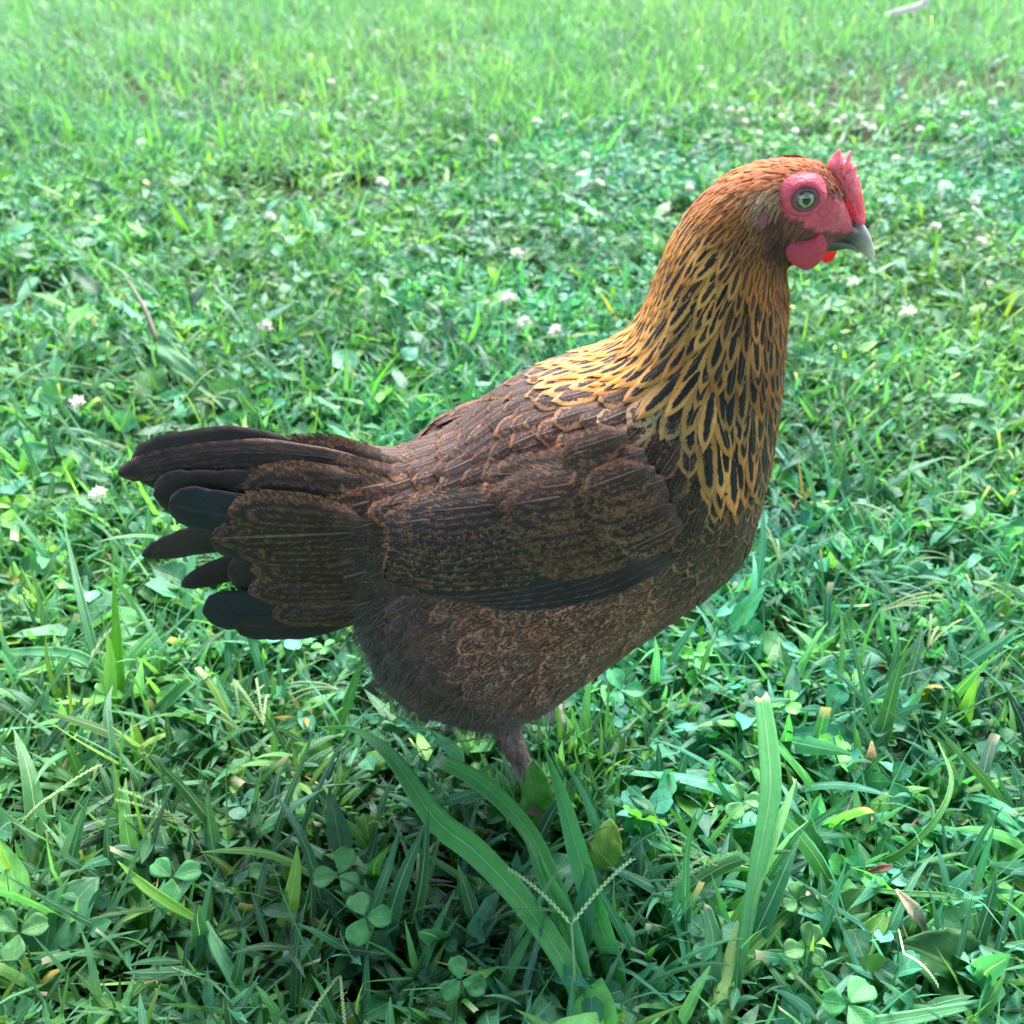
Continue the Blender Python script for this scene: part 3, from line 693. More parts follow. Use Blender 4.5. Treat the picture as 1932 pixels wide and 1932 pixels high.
def broad_leaf(label, base, tip, wpx, col, Yb, Yt, facing=(0, -.5, .85), shape='ovate', spots=0, h0=None, h1=None):
    p0, p1 = G(*base, h0 or (.018 if Yb < .6 else .022)), G(*tip, h1 or (.042 if Yb < .6 else .036)); Yb = p0.y
    rows, cols = 20, 13
    t = np.linspace(0, 1, rows); us = np.linspace(-1, 1, cols)
    d = np.array(p1-p0); L = np.linalg.norm(d); D = d/L
    fc = np.array(facing, float); Sd = np.cross(D, fc); Sd /= np.linalg.norm(Sd); Nn = np.cross(Sd, D)
    dist = Yb*CT-(p0.z-CAMH)*ST; Wm = wpx/F*dist/2
    wd = Wm*np.sin(np.pi*t**.75)**.7+.0006
    edge = 1+.05*np.sin(t*31+1)+.03*np.sin(t*53)
    V = np.array(p0)+D*(t*L)[:, None, None]+Sd*(us[None]*(wd*edge)[:, None])[..., None]
    z = .10*L*np.sin(np.pi*t)[:, None]+.22*np.abs(us)*wd[:, None]+.02*L*np.sin(t[:, None]*14+us*3)*np.abs(us)
    V = V+Nn*z[..., None]
    V[..., 2] = np.maximum(V[..., 2], .002)
    a = Acc(); a.add(V, grid_faces(rows, cols), np.stack(np.broadcast_arrays((us*.5+.5)[None], t[:, None]), -1), col=np.array(col))
    me = a.mesh('broad_leaf'); b = Vector(p0); me.transform(Matrix.Translation(-b))
    o = link('broad_leaf', me, M_WEED); o.location = b; thicken(o)
    return tag(o, label, 'leaf')
broad_leaf('yellow-green spotted leaf lying below the hen\'s foot', (1132, 1640), (1152, 1545), 58, (.24, .46, .08), .47, .50, (.15, -.55, .8), h0=.038, h1=.058)
broad_leaf('large dull green leaf at the lower left edge of the lawn', (60, 1820), (185, 1655), 110, (.06, .22, .10), .42, .47)
broad_leaf('broad dark leaf between clover leaves at lower right', (1525, 1790), (1640, 1680), 95, (.045, .17, .045), .44, .47)
broad_leaf('large round dark leaf in the bottom right corner', (1860, 1860), (1700, 1780), 130, (.035, .14, .045), .42, .45)
broad_leaf('curled green leaf upright over the broad leaf at lower right', (1570, 1850), (1680, 1720), 50, (.08, .27, .05), .42, .45, (-.5, -.6, .6))
broad_leaf('green oval leaf standing against the hen\'s foot', (1016, 1562), (1006, 1436), 60, (.12, .38, .06), .47, .49, (.1, -.9, .4), h0=.034, h1=.070)
broad_leaf('dark round leaf at the right edge below the curved blade', (1830, 1700), (1700, 1640), 80, (.04, .16, .06), .47, .50)
broad_leaf('smooth green leaf sheltering under the hen\'s breast', (1255, 1190), (1330, 1140), 60, (.05, .21, .05), .72, .76, (0, -.7, .6))
broad_leaf('pale round leaf right behind the hen\'s tail', (405, 790), (470, 745), 60, (.09, .30, .14), 1.12, 1.2, (0, -.8, .5))
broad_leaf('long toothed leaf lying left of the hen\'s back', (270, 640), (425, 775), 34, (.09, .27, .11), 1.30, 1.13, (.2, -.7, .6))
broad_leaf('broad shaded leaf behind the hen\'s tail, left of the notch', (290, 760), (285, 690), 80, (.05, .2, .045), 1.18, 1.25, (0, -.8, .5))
broad_leaf('pale bent leaf beyond the hen\'s breast at right', (1660, 1025), (1700, 985), 45, (.11, .33, .17), .93, .97, (0, -.8, .5))

# clover leaves near the camera, one by one
def near_clover(label, u, v, Y, size, seed, tilt=(0, -.45)):
    p = G(u, v, .052); vtx, f, uv = clover_tmpl(9, 7, seed)
    Rm = rot_from(np.array([[tilt[0], tilt[1], 1.]]), np.array([seed*1.7]))[0]
    vv = (vtx*size)@Rm.T
    root = empty('clover_leaf', (p.x, p.y, 0)); tag(root, label, 'clover leaf')
    a = Acc(); a.add(vv+np.array(p), f, uv, col=np.array((.08+random.uniform(0, .05), .36, .12))*random.uniform(.8, 1.2))
    lf = link('leaflets', a.mesh('leaflets'), M_CLOVER, root); thicken(lf, .0003)
    link('stalk', tube('stalk', [(p.x+.004, p.y+.004, 0), (p.x+.002, p.y, p.z*.6), tuple(p)], [.0007, .0006, .0005], (.12, .26, .09), M_SEED), None, root)
near_clover('clover leaf with two pale round leaflets showing at lower left', 325, 1655, .475, .017, 31)
near_clover('pair of small clover leaflets left of the tall cut blade', 1400, 1512, .50, .013, 32)
near_clover('clover leaf beside the curled leaf at lower right', 1505, 1700, .465, .012, 33)
near_clover('clover leaf at the right of the thick stem', 1520, 1790, .445, .013, 34)
near_clover('large heart-shaped clover leaf at the bottom edge, right of centre', 1600, 1895, .41, .018, 35)
near_clover('clover leaf in the bottom left corner', 35, 1760, .45, .016, 36)
near_clover('dark clover leaf in front of the wide arching blade', 690, 1730, .455, .015, 37)
near_clover('clover leaf low in the shade at bottom centre', 870, 1850, .43, .014, 38)
near_clover('clover leaf half hidden by grass at lower left of centre', 640, 1650, .475, .014, 39)

def single_seed_head(label, base, node, tips, col=(.20, .34, .14)):
    a = Acc(); b = G(*base); seed_head(a, b, G(*node), [G(*t) for t in tips], col)
    me = a.mesh('seed_head'); me.transform(Matrix.Translation(-b)); o = link('seed_head', me, M_SEED); o.location = b
    tag(o, label, 'seed head')
single_seed_head('pale V-shaped seed head over the wide grass blades', (1084, 1850, .045), (1078, 1745, .088), [(960, 1640, .090), (1192, 1622, .098)], (.34, .58, .26))
single_seed_head('three-fingered seed head crossing under the hen\'s belly', (1020, 1600, .02), (951, 1390, .078), [(765, 1377, .078), (735, 1437, .070), (1015, 1335, .092)], (.30, .46, .18))
single_seed_head('seed head in the shade left of the belly tuft', (720, 1340, .02), (640, 1300, .045), [(545, 1290, .045), (550, 1310, .045), (552, 1322, .042)], (.26, .40, .18))
single_seed_head('seed head leaning in from the right of centre', (1420, 1640, .03), (1350, 1633, .052), [(1240, 1575, .055), (1245, 1615, .050)], (.28, .44, .18))
single_seed_head('drooping pale seed head near the bottom right corner', (1690, 1740, .03), (1705, 1800, .048), [(1770, 1860, .045)], (.40, .58, .34))
single_seed_head('thin seed head reaching over the grass at lower left', (20, 1600, .02), (35, 1560, .045), [(185, 1445, .055), (120, 1490, .052)], (.26, .42, .18))
single_seed_head('seed head fan pointing left in the shade at lower left', (420, 1680, .02), (355, 1560, .050), [(225, 1490, .055), (220, 1510, .052), (235, 1540, .050)], (.26, .42, .17))

# ------------------------------------------------------------------ white clover flowers
def clover_flower_mesh():
    a = Acc(); n = 52
    i = np.arange(n)+.5; ph = np.arccos(1-1.55*i/n); th = np.pi*(1+5**.5)*i
    d = np.stack([np.cos(th)*np.sin(ph), np.sin(th)*np.sin(ph), np.cos(ph)], -1)
    r = np.random.default_rng(5)
    for k in range(n):
        dd = d[k]+np.array([0, 0, .35])+r.normal(0, .28, 3); dd /= np.linalg.norm(dd)
        s = np.cross(dd, [.3, .1, .9]); s /= np.linalg.norm(s); b = np.cross(s, dd)
        t = np.array([0, .35, .75, 1.]); L = .0054*r.uniform(.6, 1.3); wd = np.array([.4, .9, 1, .15])*.00085
        ring = np.array([[1, 0], [0, .7], [-1, 0], [0, -.7], [1, 0]])
        base = d[k]*.0036*np.array([1, 1, .85])
        V = base+dd*(t*L)[:, None, None]+(s*ring[None, :, :1]+b*ring[None, :, 1:])*wd[:, None, None]
        c = np.where(t[:, None, None] > .3, np.array([.93, .93, .90]), np.array([.60, .68, .45]))
        if d[k][2] < -.05: c = c*np.array([.90, .86, .78]); dd = dd+np.array([0, 0, -.9]); 
        a.add(V, grid_faces(4, 5), np.zeros((20, 2)), col=np.broadcast_to(c, (4, 5, 3)))
    return a.mesh('flower_head')
FM = clover_flower_mesh(); FM.materials.append(M_PETAL)
def stalk_mesh(h):
    return tube('stalk', [(0, 0, -h), (.002, .001, -h*.5), (0, 0, -.002)], [.0008, .0007, .0007], (.10, .26, .08), M_SEED, rows=8, sides=6)
SM = stalk_mesh(.062)
near = {(148, 762): 'white clover flower with drooping lower petals left of the hen\'s tail', (187, 935): 'small round white clover flower just left of the tail tip',
 (500, 617): 'white clover flower above the hen\'s tail on the left side of the lawn', (990, 610): 'white clover flower just above the hen\'s back',
 (960, 565): 'white clover flower a little farther back than the one touching the hen\'s back', (1048, 625): 'white clover flower right beside the back of the hen\'s neck',
 (975, 478): 'lone white clover flower between the hen\'s neck and the left lawn', (720, 345): 'white clover flower beside the bare brown patch',
 (1712, 592): 'tiny white clover flower in the weeds right of the hen\'s throat', (1610, 535): 'white clover flower just below the hen\'s beak',
 (510, 410): 'lone white clover flower in the weeds at upper left', (1838, 380): 'white clover flower right of the hen\'s beak near the right edge',
 (1605, 355): None}
far = [(1530, 200), (1400, 208), (1345, 203), (1378, 207), (1450, 160), (1320, 130), (1405, 230), (1432, 252), (1580, 230), (1628, 236), (1592, 222), (1500, 248), (1475, 222),
 (1645, 243), (1622, 222), (1780, 195), (1815, 160), (1820, 216), (1798, 240), (1870, 195), (1705, 185), (1765, 428), (1690, 300), (1345, 165), (1888, 160),
 (705, 185), (625, 155), (1012, 230), (1068, 220), (930, 262), (268, 270), (1105, 295), (1095, 330), (1300, 355), (1253, 395), (1130, 345), (1850, 455), (1560, 262), (1735, 245), (1660, 205)]
rr = random.Random(3)
def flower(u, v, lab, grp, big):
    h = rr.uniform(.050, .068)
    g = G(u, v, h); s = rr.uniform(.85, 1.1)*(1.2 if big else 1.08)
    root = empty('clover_flower', (g.x, g.y, h)); 
    for nm, me in (('flower_head', FM), ('stalk', SM)):
        c = bpy.data.objects.new(nm, me); COL.objects.link(c); c.parent = root
    root.scale = (s*rr.uniform(.8, 1.1), s, s*rr.uniform(.7, 1.05)) ; root.rotation_euler = (rr.uniform(-.6, .6), rr.uniform(-.6, .6), rr.uniform(0, 6))
    tag(root, lab, 'flower', grp)
for (u, v), lab in near.items():
    if lab: flower(u, v, lab, 'white clover flowers', True)
def place(u, v):
    if v < 300:
        col = [(660, 'above the tail notch'), (900, 'above the rump'), (1040, 'above the back'), (1200, 'above the neck base'), (1330, 'above the mid neck'), (1390, 'above the nape'),
               (1470, 'above the back of the head'), (1560, 'above the crown'), (1640, 'above the comb'), (1720, 'just right of the comb'), (1850, 'well right of the beak'), (2000, 'at the right edge')]
        row = [(170, 'among long grass'), (212, 'at the bed\'s far rim'), (235, 'mid bed'), (300, 'in the bed\'s near half')]
    else:
        col = [(1150, 'over the hen\'s back'), (1280, 'left of the hen\'s neck'), (1330, 'just left of the hen\'s nape'), (2000, 'right of the hen\'s beak')]
        row = [(332, 'far back in the clover'), (348, 'halfway back in the clover'), (380, 'in the clover'), (440, 'low in the clover'), (999, 'nearest in the clover')]
    return next(t for k, t in col if u < k), next(t for k, t in row if v < k)
bins = {}
for u, v in far: bins.setdefault(place(u, v), []).append((u, v))
for (c_, r_), L_ in bins.items():
    L_.sort()
    nm_ = [''] if len(L_) == 1 else ['left of two ', 'right of two '] if len(L_) == 2 else ['left of three ', 'middle of three ', 'right of three '][:len(L_)]
    for (u, v), q_ in zip(L_, nm_):
        flower(u, v, (q_+'white clover flower'+('s ' if q_ else ' ')+c_+', '+r_).replace('  ', ' '), 'white clover flowers', False)

add_shade_tree()
# dry stalk, fallen feather, far pale stick
o = link('dry_stalk', tube('dry_stalk', [G(305, 690, .02), G(296, 640, .05), G(270, 575, .075), G(232, 515, .08)], [.0024, .0032, .0028, .0012], (.12, .11, .075), M_STRAW), None)
tag(o, 'bent brown dry stalk standing in the weeds at left', 'dry stalk')
g0, g1, g2, g3, g4 = G(1675, 28, .05), G(1705, 20, .06), G(1740, 10, .07), G(1746, 4, .08), G(1744, -12, .10)
o = link('pale_stick', tube('pale_stick', [g0, g1, g2, g3, g4], [.010, .012, .012, .012, .010], (.62, .62, .60), M_PETAL), None)
tag(o, 'whitish bent stick lying in the far grass at the top right', 'stick')
def dead_leaf(label, u, v, Y, L, a, col):
    p = G(u, v, .045); acc = Acc(); d = Vector((math.cos(a), math.sin(a)*.4, math.sin(a)*.6)).normalized()
    ribbon(acc, [p-d*L/2, p+Vector((0, -.002, .003)), p+d*L/2], [L*.05, L*.3, L*.04], col, rows=12, cols=5, fold=.6)
    o = link('dead_leaf', acc.mesh('dead_leaf'), M_STRAW); thicken(o); tag(o, label, 'dead leaf')
dead_leaf('rolled tan dead leaf right of the tall cut blade', 1640, 1430, .53, .022, 1.45, (.36, .26, .14))
dead_leaf('crumpled tan grass scrap above the clover at lower right', 1720, 1720, .44, .03, -1.1, (.50, .44, .28))
dead_leaf('brown-tipped dead leaf in front of the hen\'s toes', 1000, 1530, .475, .024, -.5, (.22, .17, .12))
dead_leaf('reddish dead leaf in the shade at right', 1660, 1640, .49, .016, .3, (.20, .08, .06))

# ================================================================== the hen
def loft_body():
    # T(u,v), B(u,v), half width (mm)
    st = [((528, 960), (530, 1010), 6), ((560, 862), (575, 1110), 20), ((650, 838), (670, 1165), 34), ((740, 838), (700, 1235), 52), ((800, 815), (745, 1300), 64),
          ((868, 775), (850, 1345), 76), ((960, 695), (970, 1348), 84), ((1060, 652), (1090, 1270), 86), ((1130, 635), (1200, 1190), 84), ((1185, 608), (1310, 1120), 76),
          ((1213, 568), (1400, 1045), 66), ((1234, 520), (1432, 950), 56), ((1252, 474), (1458, 840), 47), ((1272, 432), (1474, 740), 40), ((1297, 394), (1482, 650), 34),
          ((1328, 358), (1488, 580), 30), ((1362, 332), (1484, 535), 27), ((1402, 308), (1478, 508), 25), ((1446, 296), (1492, 490), 23.5), ((1490, 292), (1515, 478), 22.5), ((1530, 294), (1540, 470), 20.5),
          ((1560, 306), (1560, 466), 17.5), ((1580, 335), (1575, 464), 14), ((1595, 372), (1588, 462), 11), ((1608, 402), (1598, 460), 8), ((1614, 418), (1604, 456), 5)]
    rings = []; na = 40
    inset = .0025
    for (T, B, w) in st:
        w = w*.00091 - inset*.5
        a, b = P(*T), P(*B); c = (a+b)/2; h = (a-b)/2; hl = h.length; hd = h/hl
        # seen from above, a wide section shows taller than it is: take that off
        dv = Vector((0, c.y, c.z-CAMH)).normalized(); ta = abs(dv.z/dv.y)
        h2 = math.sqrt(max((hl*.55)**2, hl*hl-(w*ta*hd.z)**2)) - inset
        ring = []
        for k in range(na):
            an = 2*math.pi*k/na; ca, sa = math.cos(an), math.sin(an)
            e = .9
            cx = math.copysign(abs(ca)**e, ca); sx = math.copysign(abs(sa)**e, sa)
            ring.append(c+hd*(h2*cx)+Vector((0, w*sx, 0)))
        rings.append(ring)
    # densify by Catmull-Rom along the length
    arr = np.array([[tuple(p) for p in r] for r in rings]); n = len(arr)
    T = np.linspace(0, n-1, (n-1)*6+1); ext = np.concatenate([2*arr[:1]-arr[1:2], arr, 2*arr[-1:]-arr[-2:-1]])
    i = np.minimum(T.astype(int), n-2); f = (T-i)[:, None, None]
    a, b, c, d = ext[i], ext[i+1], ext[i+2], ext[i+3]
    C = .5*((2*b)+(-a+c)*f+(2*a-5*b+4*c-d)*f**2+(-a+3*b-3*c+d)*f**3)
    for _ in range(4): C[1:-1] = (C[:-2]+2*C[1:-1]+C[2:])/4
    return C
def ellip(bm, c, ax, angle=0, yaw=0, seg=32):
    Mx = Matrix.Translation(c) @ Matrix.Rotation(angle, 4, 'Y') @ Matrix.Rotation(yaw, 4, 'Z') @ Matrix.Diagonal((ax[0], ax[1], ax[2], 1))
    bmesh.ops.create_uvsphere(bm, u_segments=seg, v_segments=seg//2, radius=1, matrix=Mx)
def bm_tube(bm, pts, rad, sides=12):
    pts = [Vector(p) for p in pts]; prev = None; k = len(pts); N = (k-1)*5+1; P3 = []; RR = []
    for i in range(N):
        t = i/5; j = min(int(t), k-2); f = t-j
        P3.append(pts[j].lerp(pts[j+1], f)); RR.append(rad[j]*(1-f)+rad[j+1]*f)
    for _ in range(2): P3 = [P3[0]]+[(P3[i-1]+2*P3[i]+P3[i+1])/4 for i in range(1, N-1)]+[P3[-1]]
    rings = []
    for i in range(N):
        d = (P3[min(i+1, N-1)]-P3[max(i-1, 0)]).normalized()
        ref = Vector((0, 1, 0)) if abs(d.y) < .8 else Vector((1, 0, 0))
        a = d.cross(ref).normalized(); b = d.cross(a)
        rings.append([bm.verts.new(P3[i]+(a*math.cos(2*math.pi*s/sides)+b*math.sin(2*math.pi*s/sides))*RR[i]) for s in range(sides)])
    for r0, r1 in zip(rings, rings[1:]):
        for s in range(sides): bm.faces.new((r0[s], r0[(s+1) % sides], r1[(s+1) % sides], r1[s]))
    bm.faces.new(rings[0][::-1]); bm.faces.new(rings[-1])
LEGS = []
def build_body():
    C = loft_body(); n, m, _ = C.shape
    bm = bmesh.new()
    vs = [[bm.verts.new(C[i, j]) for j in range(m)] for i in range(n)]
    for i in range(n-1):
        for j in range(m): bm.faces.new((vs[i][j], vs[i][(j+1) % m], vs[i+1][(j+1) % m], vs[i+1][j]))
    bm.faces.new(vs[0][::-1]); bm.faces.new(vs[-1])
    for s in (-1, 1):
        # folded wing bulge
        c = P(1030, 1000, Y0-.055); a = P(1340, 860); b = P(720, 1040)
        ang = math.atan2(-(b-a).z, (b-a).x)
        ellip(bm, Vector((c.x, Y0+s*.053, c.z)), (.090, .021, .032), math.atan2(-(a-b).z, (a-b).x))
        # thigh
        t = P(935, 1225, Y0-.042)
        ellip(bm, Vector((t.x, Y0+s*.042, t.z)), (.052, .034, .036), .25)
        # lower thigh to hock, shank, toes
        hx = P(992, 1400, Y0-.03).x if s < 0 else P(1040, 1400, Y0+.03).x
        fy = Y0+s*.030
        knee = Vector((hx-.022, fy*.7+Y0*.3, .125)); hock = Vector((hx-.010, fy, .084)); ank = Vector((hx+.014, fy, .012))
        bm_tube(bm, [knee, hock.lerp(knee, .4), hock], [.016, .010, .0068])
        bm_tube(bm, [hock+Vector((-.001, 0, .004)), hock.lerp(ank, .5), ank], [.0068, .0052, .0056])
        toes = []
        for an, L in ((-.45, .042), (0.0, .052), (.5, .040)):
            d = Vector((math.cos(an), math.sin(an), 0))
            bm_tube(bm, [ank, ank+d*L*.45+Vector((0, 0, -.003)), ank+d*L+Vector((0, 0, -.008))], [.0052, .0040, .0024], 8)
            toes.append((ank+d*L+Vector((0, 0, -.008)), d))
        d = Vector((-.95, .2, 0)); bm_tube(bm, [ank, ank+d*.012, ank+d*.022+Vector((0, 0, -.008))], [.0045, .0035, .0022], 8)
        toes.append((ank+d*.022+Vector((0, 0, -.008)), d))
        LEGS.append((hock, ank, toes))
    # cheeks under the eyes
    for s in (-1, 1):
        e = P(1520, 385); ellip(bm, Vector((e.x, Y0+s*.010, e.z)), (.0155, .0115, .0155))
        e = P(1500, 440); ellip(bm, Vector((e.x, Y0+s*.007, e.z)), (.017, .012, .012))
    bmesh.ops.recalc_face_normals(bm, faces=bm.faces)
    me = bpy.data.meshes.new('tmp'); bm.to_mesh(me); bm.free()
    o = bpy.data.objects.new('tmp', me); COL.objects.link(o)
    r = o.modifiers.new('r', 'REMESH'); r.mode = 'VOXEL'; r.voxel_size = .0021
    sm = o.modifiers.new('s', 'SMOOTH'); sm.factor = .5; sm.iterations = 7
    dg = bpy.context.evaluated_depsgraph_get(); me2 = bpy.data.meshes.new_from_object(o.evaluated_get(dg))
    bpy.data.objects.remove(o)
    return me2
hen = empty('hen', (P(1000, 1400).x, Y0, 0)); tag(hen, 'brown hen with golden black-streaked neck standing side-on in the grass', 'hen')
body_me = build_body()
nv = len(body_me.vertices); BV = np.empty(nv*3, np.float32); body_me.vertices.foreach_get('co', BV); BV = BV.reshape(-1, 3)
bvh = BVHTree.FromPolygons([tuple(v) for v in BV], [tuple(p.vertices) for p in body_me.polygons])
def inpoly(u, v, poly):
    c = False; n = len(poly); j = n-1
    for i in range(n):
        xi, yi = poly[i]; xj, yj = poly[j]
        if (yi > v) != (yj > v) and u < (xj-xi)*(v-yi)/(yj-yi)+xi: c = not c
        j = i
    return c
def appu(p):      # where the point (or its mirror twin on the near flank) shows in the view
    y = Y0-abs(p[1]-Y0); return uv_of((p[0], y, p[2]))
FACE = [(1474, 372), (1480, 352), (1500, 344), (1530, 344), (1552, 356), (1570, 372), (1585, 366), (1600, 385), (1660, 420), (1660, 520), (1560, 480), (1500, 470), (1462, 465), (1440, 440), (1428, 430), (1432, 405), (1450, 408), (1474, 396)]
RED = [(1474, 372), (1480, 352), (1500, 344), (1530, 344), (1552, 356), (1570, 375), (1600, 385), (1660, 420), (1660, 440), (1545, 438), (1520, 430), (1490, 412), (1474, 396)]
colv = np.zeros((nv, 3)); colv[:] = (.035, .022, .016)
yy_ = Y0-np.abs(BV[:, 1]-Y0); zz_ = BV[:, 2]-CAMH; dd_ = yy_*CT-zz_*ST
AU = 966+F*BV[:, 0]/dd_; AV = 966-F*(yy_*ST+zz_*CT)/dd_
for i in np.where((AU > 1400) & (AV < 540))[0]:
    u, v = AU[i], AV[i]
    if inpoly(u, v, RED):
        dr = math.hypot(u-1518, v-375); k = min(1, max(0, (dr-20)/60))
        colv[i] = np.array((.72, .085, .14))*(1-k)+np.array((.64, .095, .13))*k
    elif inpoly(u, v, FACE): colv[i] = (.17, .045, .045)
    else: colv[i] = (.14, .05, .02)
for i in np.where(BV[:, 2] < .080)[0]: colv[i] = (.46, .40, .37) if BV[i, 2] < .066 else (.16, .12, .09)
for _ in range(2):     # soften the borders of the bare skin
    pass
at = body_me.attributes.new('col', 'FLOAT_COLOR', 'POINT'); c4 = np.ones((nv, 4), np.float32); c4[:, :3] = colv
at.data.foreach_set('color', c4.ravel())
body_me.polygons.foreach_set('use_smooth', np.ones(len(body_me.polygons), bool))
body = link('body', body_me, M_BODY, hen)

